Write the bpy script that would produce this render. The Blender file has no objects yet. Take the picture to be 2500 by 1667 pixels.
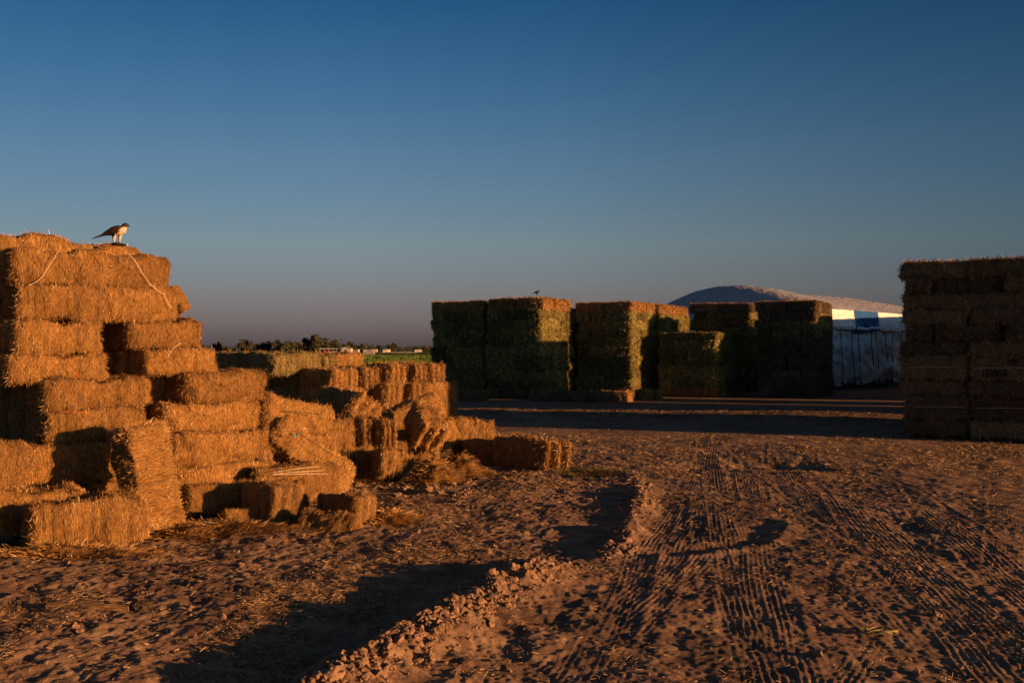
import bpy, bmesh, math, random
import numpy as np
from mathutils import Vector, Matrix
R = math.radians
random.seed(7)
scene = bpy.context.scene
COL = scene.collection
F, CX, HY, HC = 2430.0, 1250.0, 855.0, 2.08      # focal length (px), centre column, horizon row, eye height
PHI, ELEV = R(-19), R(6.3)                       # sun azimuth (from +X) and elevation

def at(px, py, D):
    return Vector(((px - CX) / F * D, D, HC + (HY - py) / F * D))

# ------------------------------------------------------------------ helpers
def link(o, parent=None):
    COL.objects.link(o)
    if parent is not None: o.parent = parent
    return o
def tag(o, label=None, cat=None, group=None, kind=None):
    if label: o['label'] = label
    if cat: o['category'] = cat
    if group: o['group'] = group
    if kind: o['kind'] = kind
    return o
def empty(name, loc, rz=0.0):
    o = bpy.data.objects.new(name, None); o.location = loc; o.rotation_euler = (0, 0, rz)
    o.empty_display_size = .2
    return link(o)
def np_mesh(name, verts, faces, mats, mat_idx=None, smooth=False):
    me = bpy.data.meshes.new(name)
    verts = np.asarray(verts, dtype=np.float32); faces = np.asarray(faces, dtype=np.int32)
    me.vertices.add(len(verts)); me.vertices.foreach_set('co', verts.ravel())
    k = faces.shape[1]
    me.loops.add(faces.size); me.loops.foreach_set('vertex_index', faces.ravel())
    me.polygons.add(len(faces))
    me.polygons.foreach_set('loop_start', np.arange(0, faces.size, k, dtype=np.int32))
    me.polygons.foreach_set('loop_total', np.full(len(faces), k, dtype=np.int32))
    for m in mats: me.materials.append(m)
    if mat_idx is not None: me.polygons.foreach_set('material_index', np.asarray(mat_idx, dtype=np.int32))
    sm = np.broadcast_to(np.asarray(smooth, dtype=bool), (len(faces),))
    me.polygons.foreach_set('use_smooth', np.ascontiguousarray(sm))
    me.update(calc_edges=True); me.validate()
    return me
class MB:
    """collects boxes, tubes and lumps, then links them as one mesh"""
    def __init__(s): s.bm = bmesh.new()
    def box(s, c, d, rot=None):
        r = bmesh.ops.create_cube(s.bm, size=1.0)
        M = Matrix.Translation(Vector(c)) @ (rot.to_4x4() if rot else Matrix.Identity(4)) @ Matrix.Diagonal((d[0], d[1], d[2], 1))
        bmesh.ops.transform(s.bm, matrix=M, verts=r['verts']); return r['verts']
    def cyl(s, p, q, r1, r2=None, seg=8):
        p, q = Vector(p), Vector(q); d = q - p
        r = bmesh.ops.create_cone(s.bm, cap_ends=True, segments=seg, radius1=r1, radius2=r1 if r2 is None else r2, depth=d.length)
        M = Matrix.Translation((p + q) / 2) @ d.to_track_quat('Z', 'Y').to_matrix().to_4x4()
        bmesh.ops.transform(s.bm, matrix=M, verts=r['verts'])
    def tube(s, pts, r, seg=5):
        pts = [Vector(p) for p in pts]; rings = []
        for i, p in enumerate(pts):
            t = (pts[min(i + 1, len(pts) - 1)] - pts[max(i - 1, 0)]).normalized()
            a = t.orthogonal().normalized() if abs(t.z) > .95 else t.cross(Vector((0, 0, 1))).normalized()
            b = t.cross(a)
            rr = r[i] if isinstance(r, (list, tuple)) else r
            rings.append([s.bm.verts.new(p + (a * math.cos(2 * math.pi * k / seg) + b * math.sin(2 * math.pi * k / seg)) * rr) for k in range(seg)])
        for A, B in zip(rings, rings[1:]):
            for k in range(seg): s.bm.faces.new((A[k], A[(k + 1) % seg], B[(k + 1) % seg], B[k]))
        s.bm.faces.new(rings[0]); s.bm.faces.new(rings[-1][::-1])
    def poly(s, pts): return s.bm.faces.new([s.bm.verts.new(p) for p in pts])
    def mesh(s, name, mat, smooth=False):
        bmesh.ops.recalc_face_normals(s.bm, faces=s.bm.faces)
        me = bpy.data.meshes.new(name); s.bm.to_mesh(me); s.bm.free(); me.materials.append(mat)
        if smooth: me.polygons.foreach_set('use_smooth', [True] * len(me.polygons))
        return me
    def build(s, name, mat, parent=None, smooth=False):
        return link(bpy.data.objects.new(name, s.mesh(name, mat, smooth)), parent)

# value noise, numpy
_T = np.random.RandomState(3).rand(256, 256)
def vnoise(x, y):
    xi = np.floor(x).astype(np.int64); yi = np.floor(y).astype(np.int64)
    fx = x - xi; fy = y - yi
    fx = fx * fx * fx * (fx * (fx * 6 - 15) + 10); fy = fy * fy * fy * (fy * (fy * 6 - 15) + 10)
    a = _T[xi & 255, yi & 255]; b = _T[(xi + 1) & 255, yi & 255]; c = _T[xi & 255, (yi + 1) & 255]; d = _T[(xi + 1) & 255, (yi + 1) & 255]
    return (a + (b - a) * fx) * (1 - fy) + (c + (d - c) * fx) * fy - .5
def fbm(x, y, octv=3, g=.5):
    r = 0; a = 1
    for i in range(octv):
        r = r + a * vnoise(x + 17.3 * i, y + 9.1 * i); x = x * 2.03; y = y * 2.03; a *= g
    return r
def wavenoise(P, freq, rs, n=9):
    r = 0
    for _ in range(n):
        k = rs.normal(size=3); k *= freq * (.6 + .8 * rs.rand()) / np.linalg.norm(k)
        r = r + np.sin(P @ k + rs.rand() * 6.28)
    return r / math.sqrt(n)

# ------------------------------------------------------------------ materials
def new_mat(name):
    m = bpy.data.materials.new(name); m.use_nodes = True
    nt = m.node_tree; b = nt.nodes['Principled BSDF']
    b.inputs['Specular IOR Level'].default_value = .2
    return m, nt, b
def N(nt, t, **kw):
    n = nt.nodes.new(t)
    for k, v in kw.items(): setattr(n, k, v)
    return n
def ramp(nt, stops):
    r = N(nt, 'ShaderNodeValToRGB'); e = r.color_ramp.elements
    while len(e) < len(stops): e.new(.5)
    for el, (p, c) in zip(e, stops): el.position = p; el.color = (*c, 1)
    return r
def noise(nt, scale, detail=4, rough=.6, coord='Object', vec=None):
    n = N(nt, 'ShaderNodeTexNoise'); n.inputs['Scale'].default_value = scale
    n.inputs['Detail'].default_value = detail; n.inputs['Roughness'].default_value = rough
    if vec is None:
        tc = N(nt, 'ShaderNodeTexCoord'); vec = tc.outputs[coord]
    nt.links.new(vec, n.inputs['Vector']); return n
def mixc(nt, mode, fac, a, b):
    m = N(nt, 'ShaderNodeMix', data_type='RGBA', blend_type=mode)
    for sock, v in ((m.inputs[0], fac), (m.inputs[6], a), (m.inputs[7], b)):
        if hasattr(v, 'links'): nt.links.new(v, sock)
        elif isinstance(v, (int, float)): sock.default_value = v
        else: sock.default_value = (*v, 1)
    return m.outputs[2]
def plain(name, col, rough=.8, var=.25, scale=6, metal=0, bump=0, bscale=40):
    m, nt, b = new_mat(name)
    n = noise(nt, scale, 5)
    r = ramp(nt, [(.3, tuple(c * (1 - var) for c in col)), (.7, tuple(min(1, c * (1 + var)) for c in col))])
    nt.links.new(n.outputs['Fac'], r.inputs['Fac']); nt.links.new(r.outputs['Color'], b.inputs['Base Color'])
    b.inputs['Roughness'].default_value = rough; b.inputs['Metallic'].default_value = metal
    if bump:
        n2 = noise(nt, bscale, 4); bp = N(nt, 'ShaderNodeBump'); bp.inputs['Strength'].default_value = bump; bp.inputs['Distance'].default_value = .02
        nt.links.new(n2.outputs['Fac'], bp.inputs['Height']); nt.links.new(bp.outputs['Normal'], b.inputs['Normal'])
    return m
def obj_tint(nt, col, lo, hi):
    oi = N(nt, 'ShaderNodeObjectInfo'); mr = N(nt, 'ShaderNodeMapRange')
    mr.inputs['To Min'].default_value = lo; mr.inputs['To Max'].default_value = hi
    nt.links.new(oi.outputs['Random'], mr.inputs['Value'])
    return mixc(nt, 'MULTIPLY', 1.0, col, mr.outputs['Result'])
def straw_mat(name, dark, mid, light, tint=(.8, 1.15)):
    m, nt, b = new_mat(name)
    g = N(nt, 'ShaderNodeNewGeometry')
    r = ramp(nt, [(0, dark), (.45, mid), (.8, mid), (1, light)])
    nt.links.new(g.outputs['Random Per Island'], r.inputs['Fac'])
    n = noise(nt, 4, 4)
    r2 = ramp(nt, [(.28, (.60, .54, .46)), (.48, (1, 1, 1)), (.72, (1.18, 1.24, 1.36))]); nt.links.new(n.outputs['Fac'], r2.inputs['Fac'])
    c = mixc(nt, 'MULTIPLY', 1.0, r.outputs['Color'], r2.outputs['Color'])
    tc = N(nt, 'ShaderNodeTexCoord'); mp = N(nt, 'ShaderNodeMapping'); mp.inputs['Scale'].default_value = (11, 9, 1.3); nt.links.new(tc.outputs['Object'], mp.inputs['Vector'])
    nb = noise(nt, 1.0, 3, .6, vec=mp.outputs['Vector']); rb = ramp(nt, [(.3, (.56, .52, .48)), (.55, (1.05, 1.05, 1.05))]); nt.links.new(nb.outputs['Fac'], rb.inputs['Fac'])   # pressed flakes
    c = mixc(nt, 'MULTIPLY', 1.0, c, rb.outputs['Color'])
    nt.links.new(obj_tint(nt, c, *tint), b.inputs['Base Color'])
    b.inputs['Roughness'].default_value = .65
    return m
def core_mat(name, dark, mid, tint=(.8, 1.15), bump=1.0):
    m, nt, b = new_mat(name)
    tc = N(nt, 'ShaderNodeTexCoord'); mp = N(nt, 'ShaderNodeMapping'); mp.inputs['Scale'].default_value = (70, 60, 16)
    nt.links.new(tc.outputs['Object'], mp.inputs['Vector'])
    n = noise(nt, 1.0, 4, .7, vec=mp.outputs['Vector'])
    r = ramp(nt, [(.32, dark), (.62, mid)]); nt.links.new(n.outputs['Fac'], r.inputs['Fac'])
    n3 = noise(nt, 4, 3); r3 = ramp(nt, [(.3, (.7, .68, .64)), (.7, (1.1, 1.1, 1.1))]); nt.links.new(n3.outputs['Fac'], r3.inputs['Fac'])
    c = mixc(nt, 'MULTIPLY', 1.0, r.outputs['Color'], r3.outputs['Color'])
    nt.links.new(obj_tint(nt, c, *tint), b.inputs['Base Color'])
    bp = N(nt, 'ShaderNodeBump'); bp.inputs['Strength'].default_value = bump; bp.inputs['Distance'].default_value = .02
    nt.links.new(n.outputs['Fac'], bp.inputs['Height']); nt.links.new(bp.outputs['Normal'], b.inputs['Normal'])
    b.inputs['Roughness'].default_value = .9
    return m
GOLD = (core_mat('gold_core', (.07, .034, .010), (.33, .182, .058)), straw_mat('gold_straw', (.10, .045, .013), (.47, .265, .088), (.86, .63, .34)))
GREEN = (core_mat('green_core', (.030, .028, .011), (.14, .118, .042), (.6, 1.35)), straw_mat('green_straw', (.06, .054, .02), (.38, .33, .10), (.68, .60, .23), (.6, 1.35)))
BROWN = (core_mat('brown_core', (.045, .033, .018), (.16, .12, .064), (.6, 1.35)), straw_mat('brown_straw', (.08, .05, .021), (.22, .165, .088), (.40, .31, .17), (.6, 1.35)))
OLIVE = (core_mat('olive_core', (.065, .05, .02), (.2, .155, .06)), straw_mat('olive_straw', (.11, .085, .03), (.26, .2, .08), (.45, .36, .17)))
TWINE = plain('pale_twine', (.62, .52, .4), .7)
TWINE_ORANGE = plain('orange_twine', (.45, .09, .03), .7)
TWINE_BLACK = plain('dark_twine', (.06, .045, .035), .7)
TWINE_DIM = plain('dull_twine', (.2, .16, .1), .7)
TWINE_BLUE = plain('blue_twine', (.05, .3, .42), .7)

# ------------------------------------------------------------------ bale meshes
def bale_mesh(name, mats, seed, nstraw, slen, swid, ragged=1.0, lumps=.05, oj=.36):
    rs = np.random.RandomState(seed)
    h = np.array([.6, .29, .2]); nseg = [40, 22, 16]
    V, Q = [], []; base = 0
    for ax in range(3):
        a, b = [i for i in range(3) if i != ax]
        for sg in (-1, 1):
            ga = np.linspace(-h[a], h[a], nseg[a] + 1); gb = np.linspace(-h[b], h[b], nseg[b] + 1)
            A, B = np.meshgrid(ga, gb, indexing='ij'); P = np.zeros(A.shape + (3,)); P[..., a] = A; P[..., b] = B; P[..., ax] = sg * h[ax]
            idx = np.arange(A.size).reshape(A.shape) + base
            q = np.stack([idx[:-1, :-1], idx[1:, :-1], idx[1:, 1:], idx[:-1, 1:]], -1).reshape(-1, 4)
            flip = (sg < 0) != (ax == 1)
            Q.append(q[:, ::-1] if flip else q); V.append(P.reshape(-1, 3)); base += A.size
    V = np.concatenate(V); Q = np.concatenate(Q)
    key = np.round(V * 1e4).astype(np.int64); _, first, inv = np.unique(key, axis=0, return_index=True, return_inverse=True)
    V = V[first]; Q = inv.ravel()[Q]
    r = np.array([.085, .075, .07]); inner = np.clip(V, -(h - r), h - r); d = V - inner
    ln = np.linalg.norm(d / r, axis=1, keepdims=True); ln[ln == 0] = 1
    nrm = d / np.maximum(np.linalg.norm(d, axis=1, keepdims=True), 1e-9)
    P = inner + d / ln
    x, y, z = P[:, 0].copy(), P[:, 1].copy(), P[:, 2].copy()
    off = .026 * wavenoise(P, 7, rs) + .013 * wavenoise(P, 22, rs) + .007 * wavenoise(P, 60, rs)
    # flakes: shallow grooves across the long faces, bulges between the strings on the ends
    edges = np.cumsum(.07 + .07 * rs.rand(20)) - .6
    gr = sum(np.exp(-((x - e + .02 * np.sin(z * 9 + e * 40)) / .008) ** 2) * (.3 + .7 * rs.rand()) for e in edges)
    side = (np.abs(nrm[:, 0]) < .5)
    off = off - .014 * gr * side
    end = np.clip((np.abs(x) - .45) / .15, 0, 1)
    off = off * 1.0
    P = P + nrm * off[:, None]
    lump = np.abs(np.cos(math.pi * (y / .58) * 3 + .4 * np.sin(z * 8 + seed)))
    P[:, 0] += np.sign(x) * end * lumps * (lump - .35) + np.sign(x) * end * .02 * wavenoise(P, 14, rs)
    P[:, 2] *= 1 - .05 * end * (1 - lump)
    # strings pinch the body a little
    pinch = sum(np.exp(-((y - c) / .018) ** 2) for c in (-.19, 0, .19))
    P[:, 2] -= np.sign(z) * .012 * pinch * (np.abs(nrm[:, 2]) > .6)
    # straws
    p0, p1, p2, p3 = (P[Q[:, i]] for i in range(4))
    fn = np.cross(p2 - p0, p3 - p1); ar = np.linalg.norm(fn, axis=1); fn = fn / np.maximum(ar[:, None], 1e-12)
    cen = (p0 + p1 + p2 + p3) / 4
    w = ar * np.where(np.abs(cen[:, 2]) > .15, 1.25, 1) * np.where(np.abs(cen[:, 0]) > .5, 1.6, 1) * np.where((fn[:, 2] < -.7), .35, 1)
    f = rs.choice(len(Q), nstraw, p=w / w.sum())
    a, b = rs.rand(2, nstraw, 1)
    pos = (p0[f] * (1 - a) + p1[f] * a) * (1 - b) + (p3[f] * (1 - a) + p2[f] * a) * b
    n = fn[f]
    up = np.zeros((nstraw, 3)); up[:, 2] = np.where(rs.rand(nstraw) < .5, 1, -1)
    jit = rs.normal(size=(nstraw, 3))
    flat = (np.abs(n[:, 2]) > .6)[:, None]; ends = (np.abs(n[:, 0]) > .6)[:, None]
    t = np.where(flat, jit, np.where(ends, up + .75 * jit, up + oj * jit))
    t -= n * np.sum(t * n, 1, keepdims=True); t /= np.linalg.norm(t, axis=1, keepdims=True)
    tilt = .03 + .24 * rs.rand(nstraw) ** 1.7
    fly = rs.rand(nstraw) < .045 * ragged; tilt[fly] = .5 + rs.rand(fly.sum()) * 1.2
    edge = ((np.abs(pos[:, 0]) > .5) & (rs.rand(nstraw) < .3 * ragged)); tilt[edge] += rs.rand(edge.sum()) * .9
    dr = t + n * tilt[:, None]; dr[:, 2] -= .05; dr /= np.linalg.norm(dr, axis=1, keepdims=True)
    wv = np.cross(dr, n) ; wv /= np.maximum(np.linalg.norm(wv, axis=1, keepdims=True), 1e-6)
    roll = rs.normal(size=(nstraw, 1)) * .6
    nn = np.cross(wv, dr); wv = wv * np.cos(roll) + nn * np.sin(roll)
    L = slen * (.45 + 1.1 * rs.rand(nstraw, 1)); L[fly] *= 1.2; W = swid * (.6 + .8 * rs.rand(nstraw, 1))
    s0 = pos - n * .012 + n * .004; mid = s0 + dr * L * .5; e_ = s0 + dr * L + np.array([0, 0, -.12]) * L * (rs.rand(nstraw, 1)) 
    SV = np.stack([s0 - wv * W / 2, s0 + wv * W / 2, mid + wv * W / 2, mid - wv * W / 2, e_ + wv * W / 5, e_ - wv * W / 5], 1).reshape(-1, 3)
    bi = np.arange(nstraw)[:, None] * 6 + len(P)
    SF = np.concatenate([bi + np.array([0, 1, 2, 3]), bi + np.array([3, 2, 4, 5])])
    mi = np.concatenate([np.zeros(len(Q)), np.ones(len(SF))])
    return np_mesh(name, np.concatenate([P, SV]), np.concatenate([Q, SF]), mats, mi, np.concatenate([np.ones(len(Q), bool), np.zeros(len(SF), bool)]))
HERO = {'gold': [bale_mesh('straw_bale', GOLD, 10 + i, 23000, .046, .0034) for i in range(5)],
        'olive': [bale_mesh('straw_bale', OLIVE, 30 + i, 6000, .075, .007) for i in range(3)],
        'goldmid': [bale_mesh('straw_bale', GOLD, 40 + i, 7000, .068, .006, 1.2, .10) for i in range(3)],
        'tousled': [bale_mesh('straw_bale', GOLD, 80, 23000, .046, .0034, 1.3, .05, 1.6)],
        'split': [bale_mesh('straw_bale', GOLD, 81, 9000, .065, .0052, 1.3, .19)]}
STK = {'green': [bale_mesh('hay_bale', GREEN, 50 + i, 2600, .10, .012, 1.0, .06) for i in range(4)],
       'brown': [bale_mesh('hay_bale', BROWN, 60 + i, 2600, .10, .012, 1.0, .06) for i in range(4)],
       'rust': [bale_mesh('hay_bale', GOLD, 70 + i, 2600, .10, .012, 1.3, .06) for i in range(2)]}
HERO.update(STK)
_k = [0]
def place(name, kind, c, a, n, L, W, H, label, group=None, edge=False, cat='bale'):
    """one bale: centre c, long axis a, front normal n; edge=True stands it on its narrow side"""
    a = Vector(a).normalized(); n = Vector(n); n = (n - a * n.dot(a)).normalized()
    if not edge: X, Y = a, -n; Z = X.cross(Y); S = (L / 1.2, W / .58, H / .4)
    else: X, Z = a, n; Y = Z.cross(X); S = (L / 1.2, H / .58, W / .4)
    lst = HERO[kind]; _k[0] += 1
    o = bpy.data.objects.new(name, lst[(_k[0] * 7 + _k[0] // 3) % len(lst)])
    flip = random.choice((-1, 1))                 # turn half the copies end for end
    M = Matrix((X * flip, Y * flip, Z)).transposed().to_4x4() @ Matrix.Diagonal((*S, 1))
    M.translation = Vector(c)
    o.matrix_basis = M; link(o); tag(o, label, cat, group)
    return o
def strand(parent, pts, r, mat, name='twine'):
    """a piece of twine given in world points, a part of its bale"""
    pts = [Vector(p) for p in pts]
    mb = MB(); mb.tube(pts, r, 5); o = mb.build(name, mat, parent)
    o.matrix_parent_inverse = parent.matrix_basis.inverted()
    return o

# ------------------------------------------------------------------ ground
def seg_d(x, y, pts):
    """distance to a polyline and the side (+ right of it)"""
    best = np.full(x.shape, 1e9); side = np.zeros(x.shape); par = np.zeros(x.shape); tot = 0
    for (ax, ay), (bx, by) in zip(pts, pts[1:]):
        dx, dy = bx - ax, by - ay; l = math.hypot(dx, dy)
        t = np.clip(((x - ax) * dx + (y - ay) * dy) / (l * l), 0, 1)
        d = np.hypot(x - ax - t * dx, y - ay - t * dy); m = d < best
        best = np.where(m, d, best); par = np.where(m, tot + t * l, par); tot += l
        side = np.where(m, np.sign((x - ax) * dy - (y - ay) * dx), side)
    return best, side, par, tot
RIDGE = [(-1.35, 5.2), (-1.02, 6.25), (-.62, 7.2), (-.28, 8.15), (.08, 9.0), (.5, 9.75)]
BERM = [(1.0, 10.2), (1.22, 10.9), (1.45, 12.2), (1.75, 13.7), (2.0, 15.4), (2.0, 17.2)]
_rt = np.random.RandomState(5)
TRACKS = [(x0, sl + .04 * _rt.rand(), .25 + .35 * _rt.rand(), _rt.rand() * 6.28, .046 + .016 * _rt.rand(), .2 + .2 * _rt.rand(), _rt.rand(), _rt.choice((-1, 1)))
          for x0, sl in ((-3.1, .46), (-2.5, .40), (-1.5, .56), (-.5, .52), (-1.1, .20), (-.7, .19), (-.3, .17), (0, .22), (.4, .20), (.7, .12), (1.1, .22), (1.6, .20), (2.2, .12), (2.4, .24), (3.2, .05), (3.4, .18), (1.9, .17), (1.35, .25), (2.8, .15), (4.6, .10), (5.6, .02))]
def smooth01(t): t = np.clip(t, 0, 1); return t * t * (3 - 2 * t)
def ground_z(x, y):
    x = np.asarray(x, float); y = np.asarray(y, float)
    near = 1 - smooth01((y - 19) / 9); vis = 1 - smooth01((np.hypot(x, y) - 60) / 40)
    z = vis * (.032 * fbm(x / 5.5 + 3, y / 5.5, 2) * (.35 + .65 * near))
    fore = near * (1 - smooth01((y - 8.3) / 2.2)); z = z - near * .012 * np.clip(x, 0, 14) - fore * .012 * np.clip(x, -7, 0) + fore * .022 * np.clip(-.9 - x, 0, 4)
    rough = near * (1 - smooth01((x - 4) / 8) * .15)
    left = smooth01((.4 + .1 * y - x) / 1.2)
    z = z + rough * ((.040 - .002 * left) * fbm(x / 1.0 + 40, y / 1.35 + 7, 3, .45) + (.016 + .012 * left) * fbm(x / .34, y / .38 + 60, 2, .5))
    zf = near * (.011 + .007 * left) * vnoise(x / .075 + 31, y / .085) + near * (.010 + .004 * left) * vnoise(x / .035, y / .04 + 77)
    zf = zf + (.25 + .75 * near) * vis * (.013 + .009 * left) * fbm(x / .15, y / .17, 2)
    kmax = 0 * x
    # far ground keeps low wheel marks
    # wheel tracks
    msk0 = smooth01((x - (-.9 + .16 * y) + .35) / .5) * near * smooth01((y - 3) / 1)
    for x0, sl, amp, ph, pitch, hw, br, sg in TRACKS:
        fx = x0 + sl * y + amp * np.sin(y * .22 + ph) * .5
        d = (x - fx)
        inside = smooth01((hw - np.abs(d)) / .15)
        keep = smooth01((fbm(x / 1.1 + 90 * br, y / 4.2, 3) + .14) * 2.0)
        dw = d + .022 * vnoise(x0 * 9 + d / .13, y / 3.5) + .008 * np.sin(y * 2.1 + ph)
        groove = 2.2 * (.5 + .5 * np.cos(dw / pitch * 6.283)) ** 2.4 - .7
        lug = np.cos((y + sg * .5 * d) / .085 * 6.283)
        k = inside * keep * msk0
        gm = .35 + 1.3 * (vnoise(dw / .09 + 50 * br, y / 1.6) + .5)
        kmax = np.maximum(kmax, k)
        z = z * (1 - .15 * k) + k * (-.001 + .0022 * groove * gm + .0006 * lug)
        z = z + msk0 * keep * .006 * np.exp(-((np.abs(d) - hw - .03) / .035) ** 2)
    z = z + zf * (1 - .5 * kmax)
    # clod ridge, berm, cross ruts
    d, s, t, tot = seg_d(x, y, RIDGE)
    h = .13 * smooth01(t / .5 + .6) * smooth01((tot - t) / .9 + .15)
    z = z + h * np.exp(-(d / np.where(s > 0, .34, .2)) ** 2) * (1 + .5 * vnoise(x / .17, y / .17)) + .035 * fbm(x / .07, y / .07, 2) * np.exp(-(d / .26) ** 2)
    z = z - .03 * np.exp(-((d - .7) / .5) ** 2) * (s < 0) * smooth01(t / .5 + .5)
    d, s, t, tot = seg_d(x, y, BERM)
    z = z + .11 * np.exp(-(d / np.where(s > 0, .22, .13)) ** 2) * (.75 + .9 * fbm(x / .35, y / .5, 3)) * smooth01((tot - t) / 4.5) ** .7 * smooth01(t / .8 + .25)
    d, s, t, tot = seg_d(x, y, [(1.7, 10.4), (2.6, 11.0), (3.1, 12.2)])
    z = z - .030 * np.exp(-(d / .16) ** 2) + .022 * np.exp(-((d - .3) / .1) ** 2) * (s > 0)
    z = z - .10 * np.exp(-((x - 4.6) / 1.3) ** 4 - ((y - 18.4) / .7) ** 2) * np.clip(.8 + 3.2 * fbm(x / .55 + 12, y / 1.2, 2), 0, 2.2)
    # straw-strewn swells in the yard behind
    z = z + .15 * vis * np.exp(-((y - 33.6 + .33 * (x + 2)) / .5) ** 2) * smooth01((x + 4) / 2) * (.5 + 1.2 * (vnoise(x / 2.2, y / 2) + .5)) 
    # churned ground before the tumbled bales
    lft = smooth01((.5 - x) / 2) * smooth01((17 - y) / 2) * smooth01((y - 10.5) / 2)
    z = z + lft * .05 * fbm(x / .55 + 11, y / .45, 2)
    return z
def axis(lo_far, lo, hi, hi_far, step, grow):
    mid = list(np.arange(lo, hi, step)); s = step; up = []; v = hi
    while v < hi_far: up.append(v); s *= grow; v += s
    up.append(hi_far); s = step; dn = []; v = lo - step
    while v > lo_far: dn.append(v); s *= grow; v -= s
    dn.append(lo_far)
    return np.array(dn[::-1] + mid + up)
gx = axis(-6000, -5.2, 6.0, 6000, .0115, 1.025)
ylist = [-400, -120, -40, -14, -5, 0, 3, 4.5, 5.2]; v = 5.5
while v < 75: ylist.append(v); v += max(.0023 * v, .0135)
s = .0023 * v
while v < 9000: ylist.append(v); s *= 1.05; v += s
gy = np.array(ylist)
Xg, Yg = np.meshgrid(gx, gy, indexing='xy')
Zg = ground_z(Xg, Yg)
ni, nj = Xg.shape; idx = np.arange(ni * nj).reshape(ni, nj)
quads = np.stack([idx[:-1, :-1], idx[:-1, 1:], idx[1:, 1:], idx[1:, :-1]], -1).reshape(-1, 4)
def dirt_mat():
    m, nt, b = new_mat('dirt'); tc = N(nt, 'ShaderNodeTexCoord'); O = tc.outputs['Object']
    n1 = noise(nt, .55, 6, .62, vec=O); n2 = noise(nt, 9, 6, .7, vec=O); n3 = noise(nt, 3.0, 5, .6, vec=O)
    r1 = ramp(nt, [(.36, (.125, .078, .058)), (.52, (.20, .127, .093)), (.68, (.28, .186, .134))]); nt.links.new(n1.outputs['Fac'], r1.inputs['Fac'])
    r2 = ramp(nt, [(.3, (.6, .58, .56)), (.7, (1.25, 1.22, 1.15))]); nt.links.new(n2.outputs['Fac'], r2.inputs['Fac'])
    c = mixc(nt, 'MULTIPLY', 1.0, r1.outputs['Color'], r2.outputs['Color'])
    r3 = ramp(nt, [(.5, (0, 0, 0)), (.72, (1, 1, 1))]); nt.links.new(n3.outputs['Fac'], r3.inputs['Fac'])
    c = mixc(nt, 'MIX', r3.outputs['Color'], c, (.36, .245, .15))
    nt.links.new(c, b.inputs['Base Color']); b.inputs['Roughness'].default_value = .95
    n4 = noise(nt, 45, 5, .75, vec=O); bp = N(nt, 'ShaderNodeBump'); bp.inputs['Strength'].default_value = .7; bp.inputs['Distance'].default_value = .02
    nt.links.new(n4.outputs['Fac'], bp.inputs['Height']); nt.links.new(bp.outputs['Normal'], b.inputs['Normal'])
    return m
DIRT = dirt_mat()
ground = link(bpy.data.objects.new('ground', np_mesh('ground', np.stack([Xg, Yg, Zg], -1).reshape(-1, 3), quads, [DIRT], None, True)))
tag(ground, 'bare brown dirt yard with wheel tracks and trampled straw', None, None, 'structure')
def gz(x, y): return float(ground_z(np.array([x]), np.array([y]))[0])
def gpt(px, py):
    D = HC * F / (py - HY); return Vector(((px - CX) / F * D, D, 0))

# ------------------------------------------------------------------ clods and straw litter (stuff)
def lumps(pts, sizes, seed):
    rs = np.random.RandomState(seed)
    bm = bmesh.new(); bmesh.ops.create_icosphere(bm, subdivisions=2, radius=1)
    bv = np.array([v.co[:] for v in bm.verts]); bf = np.array([[v.index for v in f.verts] for f in bm.faces]); bm.free()
    V, Fc = [], []
    for i, (p, s) in enumerate(zip(pts, sizes)):
        q = bv * (1 + .36 * wavenoise(bv, 2.4, rs, 4)[:, None] + .26 * wavenoise(bv, 6, rs, 4)[:, None]) * np.array([.8 + .5 * rs.rand(), .8 + .5 * rs.rand(), .65 + .45 * rs.rand()]) * s
        an = rs.rand() * 6.28; c, s_ = math.cos(an), math.sin(an)
        q = q @ np.array([[c, s_, 0], [-s_, c, 0], [0, 0, 1]])
        V.append(q + p); Fc.append(bf + i * len(bv))
    return np.concatenate(V), np.concatenate(Fc)
rs = np.random.RandomState(21)
ptsl, szs = [], []
tot = sum(math.dist(a, b) for a, b in zip(RIDGE, RIDGE[1:]))
for i in range(3000):
    t = rs.rand() * tot; acc = 0
    for a, b in zip(RIDGE, RIDGE[1:]):
        l = math.dist(a, b)
        if acc + l >= t: break
        acc += l
    f = (t - acc) / l; dx, dy = (b[0] - a[0]) / l, (b[1] - a[1]) / l
    o_ = rs.normal() * .16 + .03; ptsl.append((a[0] + dx * l * f + dy * o_, a[1] + dy * l * f - dx * o_)); szs.append(.004 + .030 * rs.rand() ** 3.6 + (.03 * rs.rand() if i % 60 == 0 else 0))
tot2 = 5.3
for i in range(170):
    k = rs.randint(len(BERM) - 1); f = rs.rand(); a, b = BERM[k], BERM[k + 1]
    ptsl.append((a[0] + (b[0] - a[0]) * f + rs.normal() * .13, a[1] + (b[1] - a[1]) * f)); szs.append(.01 + .035 * rs.rand() ** 2)
for i in range(420):
    y = 6 + 14 * rs.rand() ** 1.3; x = -.45 * y + rs.rand() * y * .95
    if x > .3 and rs.rand() < .55: continue
    ptsl.append((x, y)); szs.append(.008 + .03 * rs.rand() ** 3)
for i in range(140):                                     # churned clods below the tumbled bales
    ptsl.append((rs.uniform(-2.6, -.6), rs.uniform(14, 16))); szs.append(.015 + .05 * rs.rand() ** 2)
pa = np.array(ptsl); sz = np.array(szs); zz = ground_z(pa[:, 0], pa[:, 1])
cv, cf = lumps(np.column_stack([pa, zz + sz * .1]), sz, 4)
CLOD = plain('clod_earth', (.23, .145, .095), .95, .3, 8, bump=.6, bscale=60)
o = link(bpy.data.objects.new('dirt_clods', np_mesh('dirt_clods', cv, cf, [CLOD])))
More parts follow.
